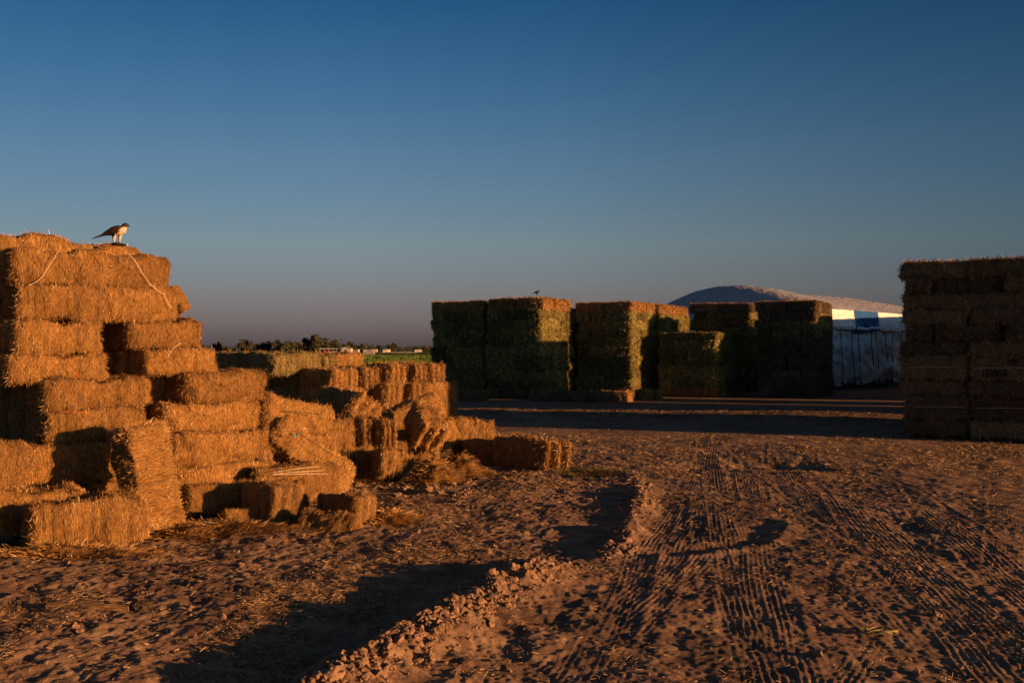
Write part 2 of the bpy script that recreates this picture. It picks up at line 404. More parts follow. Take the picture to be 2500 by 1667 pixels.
tag(o, 'crumbly dirt clods heaped along the ploughed-up ridge', 'clods', None, 'stuff')

def litter(pos, length, width, seed, lift=.3):
    rs = np.random.RandomState(seed); n = len(pos)
    an = rs.rand(n) * 6.283; el = rs.normal(size=n) * lift
    d = np.column_stack([np.cos(an) * np.cos(el), np.sin(an) * np.cos(el), np.abs(np.sin(el))])
    w = np.cross(d, rs.normal(size=(n, 3)) * .5 + np.array([0, 0, 1])); w /= np.linalg.norm(w, axis=1, keepdims=True)
    L = length * (.4 + 1.1 * rs.rand(n, 1)); W = width * (.6 + .8 * rs.rand(n, 1))
    a = pos; b = pos + d * L
    V = np.stack([a - w * W / 2, a + w * W / 2, b + w * W / 3, b - w * W / 3], 1).reshape(-1, 3)
    return V, np.arange(n * 4).reshape(n, 4)
n = 420000
y = 5.8 + 24 * rs.rand(n) ** 1.25; x = (rs.rand(n) * 1.1 - .55) * y
den = .10 + .9 * smooth01((fbm(x / .9 + 5, y / 1.3, 3) + .02) * 3.5)
den *= np.where(x < .1 * y - .6, 1.0, .26) + .5 * np.exp(-((y - 13.5) / 2.2) ** 2) * (x < .5) + .8 * smooth01((y - 15.5) / 2) * smooth01((25 - y) / 2)
den *= 1 - .8 * smooth01((y - 24.5) / 1)
m = rs.rand(n) < den; x, y = x[m], y[m]
xs = np.concatenate([x, rs.uniform(-4, 13, 12000)]); yb = rs.normal(size=12000) * .5
ys = np.concatenate([y, 33.6 - .33 * (xs[len(x):] + 2) + yb])
pos = np.column_stack([xs, ys, ground_z(xs, ys) + .006])
LIT = straw_mat('litter_straw', (.15, .09, .04), (.38, .25, .125), (.62, .45, .25))
sc = 1 + np.clip(ys - 7, 0, 14) / 14
v_, f_ = litter(pos, .040, .0036, 8, .22)
v_ = v_.reshape(-1, 4, 3); v_ = ((v_ - pos[:, None]) * sc[:, None, None] + pos[:, None]).reshape(-1, 3)
o = link(bpy.data.objects.new('straw_litter', np_mesh('straw_litter', v_, f_, [LIT])))
tag(o, 'loose straw trampled into the dirt of the yard', 'straw', None, 'stuff')

# ------------------------------------------------------------------ left pile of gold bales
P0 = Vector((-5.75, 11.5))
def onplane(px, s, psi):
    u = Vector((math.cos(psi), math.sin(psi))); nn = Vector((math.sin(psi), -math.cos(psi))); r = (px - CX) / F
    b = P0 + nn * s; t = (r * b.y - b.x) / (u.x - r * u.y)
    return b + u * t
PILE = 'straw bales heaped in the tumbled pile'
STACKG = 'straw bales in the stepped stack'
def face(xl, xr, zb, zt, s, label, psi=R(45), W=.56, kind='gold', group=STACKG, tilt=0, roll=0, dL=0):
    a = onplane(xl, s, psi); b = onplane(xr, s, psi); L = (b - a).length + dL
    u = Vector((math.cos(psi), math.sin(psi), math.tan(tilt))).normalized(); nn = Vector((math.sin(psi), -math.cos(psi), math.tan(roll))).normalized()
    c = Vector((a.x, a.y, 0)) + Vector((u.x, u.y, 0)) * L / 2 - Vector((nn.x, nn.y, 0)).normalized() * W / 2; c.z = (zb + zt) / 2
    return place('straw_bale', kind, c, u, nn, L * 1.02, W, (zt - zb) * 1.0, label, group)
def pface(px, py, s, psi=R(45)):
    q = onplane(px, s, psi); return Vector((q.x, q.y, HC + (HY - py) / F * q.y))

A1 = face(-130, 150, 3.0, 3.50, -.62, 'topmost gold bale at the frame edge, behind the front row of the stack', tilt=R(-4))
A2 = face(158, 338, 3.02, 3.42, -.60, 'gold bale the hawk stands on, behind the top front row', tilt=R(-2))
B1 = face(38, 254, 2.83, 3.26, .02, 'gold bale top front row, slack twine hanging at its left', tilt=R(-1), roll=R(4))
B2 = face(253, 412, 2.84, 3.25, .0, 'shorter gold bale top front row, long twine trailing down its face', tilt=R(-1))
C1 = face(48, 263, 2.43, 2.85, .02, 'gold bale second row down with ragged left end')
C2 = face(262, 432, 2.45, 2.86, .02, 'gold bale second row down, right of the ragged one')
C3 = face(395, 440, 2.44, 2.86, -.56, 'hidden brown bale behind the second row of the stack', W=.5)
XS = [face(240, 400, 2.02, 2.42, -.62, 'dark bale deep in the hole, third row down', W=.5), face(240, 400, 1.70, 2.02, -.62, 'dark bale deep in the hole, fourth row down', W=.5),
      face(-140, 60, 2.83, 3.28, -.6, 'dark bale behind the top row at the left frame edge', W=.5), face(-140, 60, 2.43, 2.83, -.6, 'dark bale behind the second row at the left frame edge', W=.5), face(-140, 60, 2.02, 2.43, -.6, 'dark bale behind the third row at the left frame edge', W=.5), face(-140, 60, 1.70, 2.02, -.6, 'dark bale behind the fourth row at the left frame edge', W=.5)]
D1 = face(45, 246, 2.02, 2.44, .04, 'gold bale third row down below the ragged one', roll=R(-2))
D2 = face(325, 497, 2.09, 2.49, .0, 'gold bale third row down with its dark end beside a hole', psi=R(47), W=.75)
E1 = face(30, 258, 1.70, 2.03, .03, 'thin gold bale fourth row down with orange twine')
E2 = face(362, 534, 1.74, 2.11, .08, 'gold bale fourth row down with a short white twine on it', psi=R(47), W=.85)
F1 = face(118, 354, 1.36, 1.74, .24, 'gold bale jutting out in the fifth row down, left column', W=.7)
F2 = face(468, 650, 1.37, 1.78, .36, 'gold bale overhanging the big lit face, right column', psi=R(49), W=.95)
G1 = face(123, 354, .95, 1.37, .24, 'gold bale in the sixth row with a humped shadow on its face', W=.7)
G2 = face(415, 632, 1.0, 1.38, .20, 'gold bale directly below the overhanging one', psi=R(46), W=.8)
H2 = face(422, 664, .57, 1.01, .30, 'gold bale in the middle of the big lit face', psi=R(46), W=.8)
H3 = face(440, 670, .13, .58, .32, 'gold bale at the foot of the big lit face', psi=R(46), W=.8)
H4 = face(430, 650, -.2, .14, .36, 'flattened bale sunk in the dirt under the big lit face', psi=R(46), W=.8)
I1 = face(62, 300, .52, .97, .22, 'shaded bale behind the upright bale', W=.7)
I2 = face(50, 300, .06, .52, .26, 'lowest shaded bale behind the upright bale', W=.7)
# the bales of the deeper layers, seen as dark ends along the left edge
for k, (xl, xr, zb, zt, lab) in enumerate(((66, 240, 1.36, 1.74, 'dark end of a bale behind the jutting fifth row bale'), (60, 240, .95, 1.37, 'dark end of a bale behind the sixth row bale'),
        (10, 200, .52, .97, 'dark bale end deep in the shade at the frame edge, upper'), (4, 200, .06, .52, 'dark bale end deep in the shade at the frame edge, lower'))):
    face(xl, xr, zb, zt, -.5, lab)
for k, (zb, zt, lab) in enumerate(((1.36, 1.72, 'dark bale end at the left frame edge level with the jutting bale'), (.95, 1.36, 'dark bale end at the left frame edge level with the sixth row'))):
    face(15, 180, zb, zt, -1.1, lab)
face(300, 420, 1.74, 2.09, -.45, 'dark brown bale in the hole of the stack, upper', W=.5); face(300, 460, 1.36, 1.74, -.35, 'dark brown bale in the hole of the stack, lower', W=.5)
face(330, 440, .95, 1.37, -.4, 'dark bale in the gap above the upright bale', W=.5)
K1 = face(-180, 60, .60, 1.07, 1.0, 'gold bale poking in at the left frame edge above the ground bales', psi=R(40), W=.6)
K0 = face(-190, 50, .13, .60, 1.02, 'shaded bale under the one poking in at the left edge', psi=R(40), W=.6)
L1 = face(-30, 205, .12, .52, 1.02, 'low gold bale lying behind the nearest one', psi=R(38), W=.62)
L2 = face(84, 352, -.02, .47, 1.52, 'nearest gold bale on the ground at lower left', psi=R(33), W=.56, roll=R(3))
# loose twine on the faces
strand(B1, [pface(142, 612, .06), pface(125, 640, .08), pface(105, 672, .08), pface(92, 686, .08), pface(70, 697, .07)], .0034, TWINE)
strand(B2, [pface(313, 619, .05), pface(330, 638, .07), pface(345, 664, .07), pface(365, 692, .07), pface(382, 708, .08), pface(400, 720, .08), pface(410, 740, .08), pface(419, 753, .08)], .0034, TWINE)
strand(E1, [pface(168, 866, .10), pface(174, 892, .11), pface(184, 910, .11), pface(194, 922, .11)], .0034, TWINE_ORANGE)
strand(E2, [pface(442, 837, .16), pface(428, 846, .17), pface(417, 858, .17), pface(410, 871, .17)], .0034, TWINE)
strand(F1, [pface(150, 1004, .32), pface(180, 1007, .33), pface(212, 1004, .32)], .0032, TWINE_ORANGE)

def pose(px, py, D, a, n, L, W, H, label, kind='gold', end=False, edge=False, group=PILE):
    """front-face (or end-face) centre at the given sight line and depth"""
    q = at(px, py, D); a = Vector(a).normalized(); n = Vector(n); n = (n - a * n.dot(a)).normalized()
    c = q - (a * L / 2 if end else n * W / 2)
    return place('straw_bale', kind, c, a, n, L, W, H, label, group, edge)
C3b = pose(421, 738, 13.4, (.50, .1, -.86), (-.35, -.93, .1), .34, .2, .2, 'brown bale end slumping in shade at the right of the second row')
J = pose(384, 1160, 11.35, (-.30, .2, 1.1), (.80, -.62, .05), 1.24, .44, .54, 'upright gold bale leaning on the stack, standing on its end', 'tousled')
M1 = pose(733, 1018, 14.9, (.70, .68, -.20), (.7, -.7, .1), 1.12, .6, .46, 'gold bale tilting right behind the one with blue twine scraps')
M1b = pose(735, 1075, 14.95, (.70, .68, -.16), (.7, -.7, .1), 1.25, .6, .45, 'gold bale under the one that tilts right')
M2 = pose(768, 1106, 13.9, (.62, .30, -.62), (.55, -.62, .55), 1.22, .5, .56, 'gold bale sliding down with blue twine scraps and dark strings on it')
M2b = pose(690, 1130, 13.9, (.72, .68, 0), (.72, -.7, .0), 1.1, .5, .5, 'shaded bale propping up the sliding one')
M3 = pose(825, 1062, 15.6, (.72, .65, -.05), (.72, -.7, .15), .62, .5, .46, 'broken gold bale stub right of the tilting one', 'goldmid')
M4 = pose(735, 1180, 13.4, (.75, .6, -.02), (.65, -.75, .1), 1.15, .55, .46, 'gold bale with three pale twines across its top')
for y0, y1, d in ((1152, 1138, 0), (1157, 1148, .05), (1158, 1156, .12)):
    strand(M4, [at(668, y0, 13.0 - d), at(720, (y0 + y1) / 2 - 1, 13.1 - d), at(778 + 200 * d, y1, 13.3 - d)], .0035, TWINE)
for (x0, y0, x1, y1) in ((715, 1050, 828, 1118), (672, 1068, 765, 1122)):
    strand(M2, [at(x0 + (x1 - x0) * f, y0 + (y1 - y0) * f, 13.72 + .18 * f - .1 * math.sin(f * 3)) for f in (0, .25, .5, .75, 1)], .004, TWINE_BLACK)
strand(M2, [at(708, 1058, 13.55), at(716, 1062, 13.5), at(724, 1064, 13.52), at(731, 1054, 13.5)], .008, TWINE_BLUE)
strand(M1, [at(690, 1003, 14.65), at(735, 1006, 14.8), at(778, 1011, 14.95)], .005, TWINE_BLACK)
N3 = pose(915, 1125, 16.1, (.80, .42, 0), (.5, -.85, .1), 1.15, .55, .52, 'scruffy gold bale lying under the pair of stood-up flakes', 'goldmid')
N3b = pose(972, 1130, 15.7, (.85, .45, -.15), (.55, -.8, .2), .52, .45, .42, 'gold bale butt beside the scruffy lying bale', 'goldmid')
N2 = pose(903, 1058, 16.2, (.62, -.78, .03), (-.78, -.62, 0), .95, .34, .5, 'left of the pair of stood-up flakes under the peaked bale', 'goldmid', end=True)
N2b = pose(948, 1064, 16.2, (.62, -.78, .03), (-.78, -.62, 0), .95, .3, .46, 'right of the pair of stood-up flakes under the peaked bale', 'goldmid', end=True)
N1 = pose(894, 1000, 17.0, (.68, -.73, 0), (-.55, -.5, .62), 1.25, .6, .5, 'bale rolled on its edge, peaked on top of the heap', 'goldmid', end=True)
O1 = pose(1010, 1012, 18.5, (.76, .45, .34), (.5, -.82, .05), 1.12, .5, .42, 'bale leaning up to the right with its top in shade', 'goldmid')
strand(O1, [at(950, 1012, 18.35), at(998, 988, 18.5), at(1030, 973, 18.7)], .0032, TWINE); strand(O1, [at(990, 1004, 18.3), at(1030, 983, 18.5), at(1052, 972, 18.7)], .0032, TWINE)
O2 = pose(1052, 1070, 16.9, (.24, -.92, -.28), (-.85, -.25, .42), 1.15, .5, .5, 'bale pitched nose down with its rounded end to the light', 'goldmid', end=True)
O2b = pose(1000, 1090, 17.2, (.8, .5, 0), (.4, -.9, .0), 1.1, .5, .45, 'shaded bale lying under the nose-down bale', 'goldmid')
O3 = pose(1150, 1052, 19.0, (.85, .35, -.06), (.45, -.85, .2), .95, .55, .48, 'gold bale with a dark tuft on it beside the nose-down bale', 'goldmid')
O3b = pose(1090, 1062, 18.2, (.5, .6, .3), (.6, -.75, .2), .7, .4, .42, 'half bale wedged left of the one with a dark tuft', 'goldmid')
O4 = pose(1150, 1102, 18.3, (.8, -.5, 0), (-.5, -.85, .1), .95, .5, .40, 'low shaded bale between the tumbled pile and the lone bale', 'goldmid')
Pb = pose(1352, 1113, 17.3, (.62, -.78, 0), (-.78, -.62, .05), 1.3, .66, .52, 'lone bale at the right end of the pile, lit end split in three', 'split', end=True)
R0 = pose(540, 1216, 12.4, (.86, .5, 0), (.5, -.86, .1), .75, .4, .36, 'dark chunk of bale at the foot of the big lit face')
R1 = pose(700, 1222, 12.25, (.75, .62, 0), (.6, -.78, .2), .62, .5, .46, 'broken bale chunk left of the nearest chunks')
R1b = pose(640, 1222, 12.15, (.6, -.78, 0), (-.8, -.6, .1), .6, .4, .42, 'shaded block of broken bale facing left')
R2 = pose(608, 1262, 12.0, (.85, .5, 0), (.45, -.8, .3), .55, .3, .24, 'flat slab of straw in front of the dark chunk')
R3 = pose(795, 1278, 11.65, (.86, -.30, -.10), (-.1, -.75, .6), .72, .4, .34, 'nearest bale chunk, sloping toward the yard')
R4 = pose(893, 1253, 11.95, (.72, -.62, .05), (-.62, -.7, .15), .75, .36, .40, 'bale chunk with long stalks fanned out at its lit end', end=True)

# heaps of loose straw
def heap(px, py, rx, ry, h, label, seed, nst=2600, mats=GOLD, sharp=1.0):
    c = gpt(px, py); rs = np.random.RandomState(seed)
    gx_, gy_ = np.meshgrid(np.linspace(-1, 1, 41), np.linspace(-1, 1, 31), indexing='xy')
    rr = np.hypot(gx_, gy_); hh = np.clip(1 - rr ** 1.3, -.12, 1) ** 1 if True else 0
    hh = np.where(rr < 1, np.maximum(1 - rr, 0) ** sharp, -.1)
    X = c.x + gx_ * rx; Y = c.y + gy_ * ry
    Z = ground_z(X, Y) + h * (hh * (1 + .9 * fbm(gx_ * 3 + seed, gy_ * 3, 3)) - .03)
    idx = np.arange(X.size).reshape(X.shape); Qd = np.stack([idx[:-1, :-1], idx[:-1, 1:], idx[1:, 1:], idx[1:, :-1]], -1).reshape(-1, 4)
    keep = (rr.ravel()[Qd].min(1) < 1.02); Qd = Qd[keep]
    a = rs.rand(nst) * 6.283; q = np.sqrt(rs.rand(nst)) * 1.12; u1, u2 = q * np.cos(a), q * np.sin(a)
    x = c.x + u1 * rx; y = c.y + u2 * ry
    i = np.clip(((u2 + 1) * 15).round().astype(int), 0, 30); j = np.clip(((u1 + 1) * 20).round().astype(int), 0, 40)
    z = np.where(q < 1, Z[i, j], ground_z(x, y)) + .004
    V, Fs = litter(np.column_stack([x, y, z]), .085, .007, seed, .24)
    ref = np.array([[0, 0, 0]]); base = np.array([c.x, c.y, 0])
    VV = np.concatenate([np.stack([X, Y, Z], -1).reshape(-1, 3), V]) - base
    me = np_mesh('straw_heap', VV, np.concatenate([Qd, Fs + X.size]), mats, np.concatenate([np.zeros(len(Qd)), np.ones(len(Fs))]), np.concatenate([np.ones(len(Qd), bool), np.zeros(len(Fs), bool)]))
    o = bpy.data.objects.new('straw_heap', me); o.location = (c.x, c.y, 0); link(o)
    return tag(o, label, 'straw heap', 'heaps of loose straw')
heap(1060, 1176, .46, .48, .38, 'loose straw heap in front of the nose-down bale', 3)
heap(1122, 1156, .55, .52, .34, 'darker spread heap of straw left of the lone bale', 5)
heap(945, 1268, .38, .35, .12, 'thin spill of straw right of the fanned-out chunk', 6)
heap(440, 1300, .5, .4, .10, 'straw spilt around the foot of the upright bale', 7)
heap(560, 1288, .7, .4, .07, 'trampled straw between the upright bale and the chunks', 9)
heap(150, 1352, .9, .35, .06, 'chaff scattered before the nearest ground bale', 8)
heap(880, 1170, .5, .4, .16, 'straw and dirt heap below the scruffy lying bale', 12)
heap(1440, 1340 - 190, .55, .5, .05, 'thin chaff by the split end of the lone bale', 13, mats=OLIVE)

q = gpt(2135, 1536); q.z = gz(q.x, q.y) + .012
mb = MB(); rr_ = random.Random(4)
for k in range(7):
    a0 = rr_.random() * 6.28; rx_, ry_ = .05 + .05 * rr_.random(), .03 + .04 * rr_.random(); ox = rr_.uniform(-.07, .07)
    mb.tube([(ox + rx_ * math.cos(a0 + t) * (1 + .1 * t), ry_ * math.sin(a0 + t), .008 + .022 * abs(math.sin(t * 1.3 + k))) for t in np.linspace(0, 3.2 + 2 * rr_.random(), 14)], .0045, 5)
o = mb.build('hay_twist', plain('green_hay_twist', (.26, .24, .09), .8, .3, 30)); o.location = q
tag(o, 'twist of greenish hay dropped on the wheel tracks', 'hay')
q = gpt(235, 1508); e = empty('timber', (q.x, q.y, gz(q.x, q.y)), R(4)); tag(e, 'weathered timber offcut half buried in the dirt before the nearest bale', 'timber')
mb = MB(); mb.box((-.05, 0, .0), (.62, .09, .06), Matrix.Rotation(R(2), 3, 'Y'))
bmesh.ops.subdivide_edges(mb.bm, edges=mb.bm.edges[:], cuts=6, use_grid_fill=True)
for v_ in mb.bm.verts: v_.co += Vector((0, random.gauss(0, .004), random.gauss(0, .005)))
mb.build('plank', plain('old_wood', (.16, .10, .05), .9, .4, 14), e)
mb = MB(); mb.box((.36, .02, .01), (.13, .08, .07), Matrix.Rotation(R(20), 3, 'Z'))
bmesh.ops.subdivide_edges(mb.bm, edges=mb.bm.edges[:], cuts=4, use_grid_fill=True)
for v_ in mb.bm.verts: v_.co += Vector((random.gauss(0, .006), random.gauss(0, .006), random.gauss(0, .006)))
mb.build('broken_end', plain('rotten_wood', (.06, .04, .025), .9, .4, 14), e)

# ------------------------------------------------------------------ stacks
ORD = ['top', 'second', 'third', 'fourth', 'fifth', 'sixth', 'seventh', 'eighth', 'ninth', 'tenth', 'eleventh', 'lowest']
INNER = []
def stack(corner, th, rows, L, de, desc, group, kinds, nf=2, hide_below=0, gap=.02, hide_front=0, skip=(), fill=2.4, fu=None):
    """corner = front-right foot; rows bottom -> top of (height, on_edge, cross_tied); de = depth of the end wall that shows"""
    u = Vector((math.cos(th), -math.sin(th), 0)); v = Vector((math.sin(th), math.cos(th), 0)); C0 = Vector((*corner, 0)); z = 0
    nr = len(rows); W = .59; width = nf * (L + gap); out = []
    lean = (random.uniform(-.012, .012), random.uniform(-.012, .02))
    for i, (H, edge, cross) in enumerate(rows):
        H *= random.uniform(.97, 1.04)
        kd = kinds(i, nr); depth = W if not edge else .40
        lay = 'top layer' if i == nr - 1 else ORD[nr - 1 - i] + ' layer down'
        if z + H < hide_below: z += H; continue
        sag = random.uniform(-.03, .03)
        def put(c, a, n, l, w, lab, edge_):
            c = c + u * (random.uniform(-.03, .025) + lean[0] * z) + v * (random.uniform(-.07, .06) + lean[1] * z); c.z = z + H / 2 + random.uniform(-.012, .012)
            rot = Matrix.Rotation(random.gauss(0, R(1.3)), 3, 'Z'); til = Vector((0, 0, random.gauss(0, .010)))
            o = place('hay_bale', kd, c, (rot @ a) + til, rot @ n, l * random.uniform(.965, 1.01), w, H * 1.0, lab, group, edge_)
            out.append((i, o)); return o
        # front wall
        if cross and not edge:
            segs = []; x = 0; seq = [.62] + [L] * (nf - 1) + [.62]
            if random.random() < .5: seq = seq if random.random() < .5 else [L] * (nf - 1) + [.62, .62]
            for sw in seq: segs.append((x, sw)); x += sw + gap
        else: segs = [(k * (L + gap), L) for k in range(nf)]
        if random.random() < .6: segs = [(x_ + (k_ > 0) * random.choice((.03, .06, .10)), w_ - .04) for k_, (x_, w_) in enumerate(segs)]
        tot_ = segs[-1][0] + segs[-1][1]
        for k, (x, sw) in enumerate(segs):
            pos = 'far right' if k == 0 else ('far left' if k == len(segs) - 1 else 'middle')
            if len(segs) == 2: pos = ('right', 'left')[k]
            if (i, k) in skip or (k and z + H < hide_front): continue
            lab = f'{pos} bale, {lay}, front of the {desc}'
            mid = C0 - u * (x + sw / 2)
            if sw < 1: put(mid + v * (L / 2), v, u, L, .60, lab, False)
            else: put(mid + v * (depth / 2), u, -v, sw, depth, lab, edge)
        if z + H > hide_below:                    # the bales inside, out of sight but for the cracks
            fv = 1.3
            while fv < fill:
                for k in range(nf if fu is None else fu):
                    if de > 1 and k == 0: continue
                    INNER.append((C0 - u * (k * (L + gap) + L / 2) + v * (fv + .3) + Vector((0, 0, z + H / 2)), th, (L * .97, .57, H * .94)))
                fv += .6
        # end wall
        y0 = (segs[0][1] > 1 and depth or L) + gap; k = 0
        while y0 < de - .2:
            lab = f'{ORD[k + 1] if k else "first"} bale back, {lay}, end of the {desc}'; lab = lab.replace('top bale', 'first bale')
            if (i % 3 and not edge):
                l = min(L, de - y0 + .2); put(C0 + v * (y0 + l / 2) - u * .295, v, u, l, W, lab, False); y0 += l + gap
            else:
                put(C0 + v * (y0 + depth / 2) - u * (L / 2), u, -v, L, depth, lab, edge); y0 += depth + gap
            k += 1
        z += H
    return out
f_ = .392
R10 = [(.44, 0, 1), (f_, 0, 0), (f_, 0, 1), (.60, 1, 0), (f_, 0, 1), (f_, 0, 0), (f_, 0, 1), (f_, 0, 0), (f_, 0, 1), (f_, 0, 0)]
TH = R(28)
def kg(i, n): return 'brown' if i == n - 1 or (i == 0) else ('green' if (i * 5 + n) % 7 else 'brown')
def kgt(i, n): return 'rust' if i == n - 1 else ('brown' if i == 0 else 'green')
GG = 'bales built into the big green stacks'
uT = Vector((math.cos(TH), -math.sin(TH))); vT = Vector((math.sin(TH), math.cos(TH)))
S2 = Vector((1.21, 42.1)); S1 = S2 - uT * 2.84
S3 = Vector((5.27, 43.74)); S3b = S3 + vT * 3.15 + uT * .12
S5 = Vector((13.25, 43.3)); S4 = Vector((11.9, 49.5))
SS = Vector((8.96, 43.7))
st_all = []
st_all += stack(S1, TH, R10, 1.28, .7, 'leftmost green stack', GG, kgt)
st_all += stack(S2, TH, R10[:-1] + [(.45, 0, 0)], 1.28, 3.1, 'green stack under the small bird', GG, kgt, fill=4)
INNER += [(Vector((*(S2 + vT * (3.35 + .6 * k) - uT * .75), .2 + .4 * j)), TH, (1.25, .58, .39)) for k in range(4) for j in range(10)]
st_all += stack(S3, TH, R10, 1.28, 2.9, 'fully sunlit green stack', GG, kgt, fill=7.5)
st_all += stack(S3b, TH, R10, 1.28, 4.2, 'stack tucked behind the sunlit one', GG, kgt, nf=1, hide_below=2.0)
st_all += stack(S4, TH, [(.64, 0, 0)] + R10[1:], 1.58, .8, 'stack rising behind the short one', GG, kg, hide_front=2.2)
st_all += stack(S5, TH, R10[:-1] + [(.40, 0, 0)], 1.28, 3.6, 'end stack beside the tarpaulin', GG, lambda i, n: 'brown' if i != n - 3 else 'green')
stack(SS, TH, [(.40, 0, 0), (f_, 0, 1), (.58, 1, 0), (f_, 0, 1), (f_, 0, 0), (f_, 0, 1), (.32, 0, 0)], 1.28, 4.9, 'short green stack', GG, lambda i, n: 'rust' if i == 0 else 'green')
# dark brown stack at the right
g_ = .378
RR = [(.40, 0, 0), (.56, 1, 0), (g_, 0, 0), (.57, 1, 0), (g_, 0, 0), (g_, 0, 1), (g_, 0, 0), (g_, 0, 0), (g_, 0, 1), (g_, 0, 0)]
THR = R(24); uR = Vector((math.cos(THR), -math.sin(THR)))
FL = Vector((9.56, 24.3)); SR = FL + uR * 2.84; GR = 'bales in the dark brown stacks'
resR = stack(SR, THR, RR, 1.38, .7, 'dark stack marked 15W-6', GR, lambda i, n: 'brown', gap=.045, fill=4.6)
resW = stack(SR + uR * 1.75, THR, RR, 1.38, .7, 'dark stack cut by the frame', GR, lambda i, n: 'brown', gap=.045, nf=1, fill=4.6)
mb = MB()
for c, th, d in INNER: mb.box(c, d, Matrix.Rotation(-th, 3, 'Z'))
bmesh.ops.bevel(mb.bm, geom=mb.bm.edges[:], offset=.045, segments=1, affect='EDGES')
tag(mb.build('inner_hay_bales', BROWN[0]), 'hay bales packed inside the tall stacks, glimpsed through the cracks', 'hay bales', None, 'stuff')
# twine and painted marks on the on-edge bales
PAINT = plain('black_paint', (.006, .006, .006), .6)
def label_bale(o, txt, du, dz, size, th=THR, front=.065):
    cu = bpy.data.curves.new('painted_number', 'FONT'); cu.body = txt; cu.size = size; cu.shear = .25; cu.extrude = .004; cu.offset = .006
    cu.align_x = 'CENTER'; cu.align_y = 'CENTER'
    tmp = bpy.data.objects.new('painted_number', cu); link(tmp)
    me = bpy.data.meshes.new_from_object(tmp.evaluated_get(bpy.context.evaluated_depsgraph_get())); bpy.data.objects.remove(tmp)
    me.materials.clear(); me.materials.append(PAINT)
    t = bpy.data.objects.new('painted_number', me); link(t, o)
    u = Vector((math.cos(th), -math.sin(th), 0)); v = Vector((math.sin(th), math.cos(th), 0))
    M = Matrix((u, Vector((0, 0, 1)), -v)).transposed().to_4x4()
    M.translation = o.matrix_basis.translation + u * du + Vector((0, 0, dz)) - v * (.20 + front)
    t.matrix_parent_inverse = o.matrix_basis.inverted(); t.matrix_basis = M @ Matrix.Rotation(R(2), 4, 'Z')
    tag(t, f'black hand-painted marking reading {txt}')
marked = [o for i, o in resR if i == 3 and o['label'].startswith('right')][0]
marked['label'] = 'bale hand-painted 100 and 15W-6 in the seventh layer of the right stack'
label_bale(marked, '15W-6', -.22, -.13, .20); label_bale(marked, '100', .16, .16, .17)
for i, o in resR + resW:
    if RR[i][1]:
        u = Vector((uR.x, uR.y, 0)); v = Vector((math.sin(THR), math.cos(THR), 0)); c = o.matrix_basis.translation
        for dz, rr_, mt_ in ((-.15, .003, TWINE_DIM), (.02, .004, TWINE), (.17, .003, TWINE_DIM)):
            strand(o, [c + u * t - v * (.225 + .008 * math.cos(t * 3)) + Vector((0, 0, dz + .008 * math.sin(t * 5 + dz * 30))) for t in (-.62, -.4, -.2, 0, .2, .4, .62)], rr_, mt_)
rs = np.random.RandomState(99); n_ = 1000
px_ = np.column_stack([rs.uniform(-.6, .6, n_), rs.uniform(-.31, .2, n_), .185 + .055 * rs.rand(n_) ** 2])
v_, fq_ = litter(px_, .11, .011, 31, .4)
FRINGE = np_mesh('loose_straw', v_, fq_, [GOLD[1]])
for i, o in st_all + resR + resW:
    if i == 9:
        c = link(bpy.data.objects.new('loose_straw', FRINGE), o)
# low bales along the foot of the green stacks
GL = 'low bales lying along the foot of the stacks'
def low(px, py, D, L, H, lab, kind='brown', yaw=TH * .9):
    u = Vector((math.cos(yaw), -math.sin(yaw), 0)); q = at(px, py, D); q.z = H / 2
    return place('hay_bale', kind, q, u, (-math.sin(yaw), -math.cos(yaw), 0), L, .58, H, lab, GL)
low(1098, 968, 41.6, 1.15, .42, 'low bale left at the foot of the leftmost stack'); low(1152, 968, 41.0, 1.15, .40, 'low bale right at the foot of the leftmost stack')
low(1338, 968, 40.6, 1.2, .40, 'low bale below the stack with the bird, left one'); low(1392, 968, 40.2, 1.25, .42, 'low bale in the middle below the two tall stacks')
low(1448, 967, 40.2, 1.2, .42, 'low bale nearest the foot of the fully sunlit stack'); low(1503, 968, 40.6, 1.15, .40, 'crumbling low bale touching the fully sunlit stack', 'rust')
low(1572, 970, 42.3, .55, .40, 'burst rusty bale spilling from the foot of the sunlit stack', 'rust', R(60))
low(1600, 971, 42.6, .45, .34, 'rusty scrap of bale at the foot of the sunlit stack', 'rust', R(35))

# ------------------------------------------------------------------ low bale wall behind the left pile
GS = 'bales in the low wall behind the pile'
def wall_row(corner_px, D, z0, H, nf, ends, th, kind_f, kind_e, desc, L=1.2):
    """nf bales running left from the corner, then `ends` bales back along the lit side"""
    r = (corner_px - CX) / F * D; u = Vector((math.cos(th), -math.sin(th), 0)); v = Vector((math.sin(th), math.cos(th), 0)); C0 = Vector((r, D, 0))
    for k in range(nf):
        c = C0 - u * (k * (L + .03) + L / 2) + v * .29; c.z = z0 + H / 2
        place('straw_bale', kind_e if k == 0 else kind_f, c, u, -v, L, .58, H * 1.03, f'{ORD[k] if k else "first"} bale left of the corner, {desc}', GS)
    y0 = .6
    for k, e in enumerate(ends):
        if e == 'e': c = C0 + v * (y0 + .29) - u * (L / 2); a = (u, -v); w = .58; y0 += .6
        else: c = C0 + v * (y0 + L / 2) - u * .29; a = (v, u); w = L; y0 += L + .03
        c.z = z0 + H / 2
        place('straw_bale', kind_e, c, a[0], a[1], L, .58, H * 1.03, f'{ORD[k] if k else "first"} bale behind the corner, {desc}', GS)
ts = R(32)
wall_row(668, 25.0, 1.47, .50, 2, ['l', 'e'], ts, 'olive', 'olive', 'top course of the low wall')
wall_row(779, 26.6, 1.52, .45, 1, ['l'], ts, 'olive', 'goldmid', 'right-hand top course of the low wall')
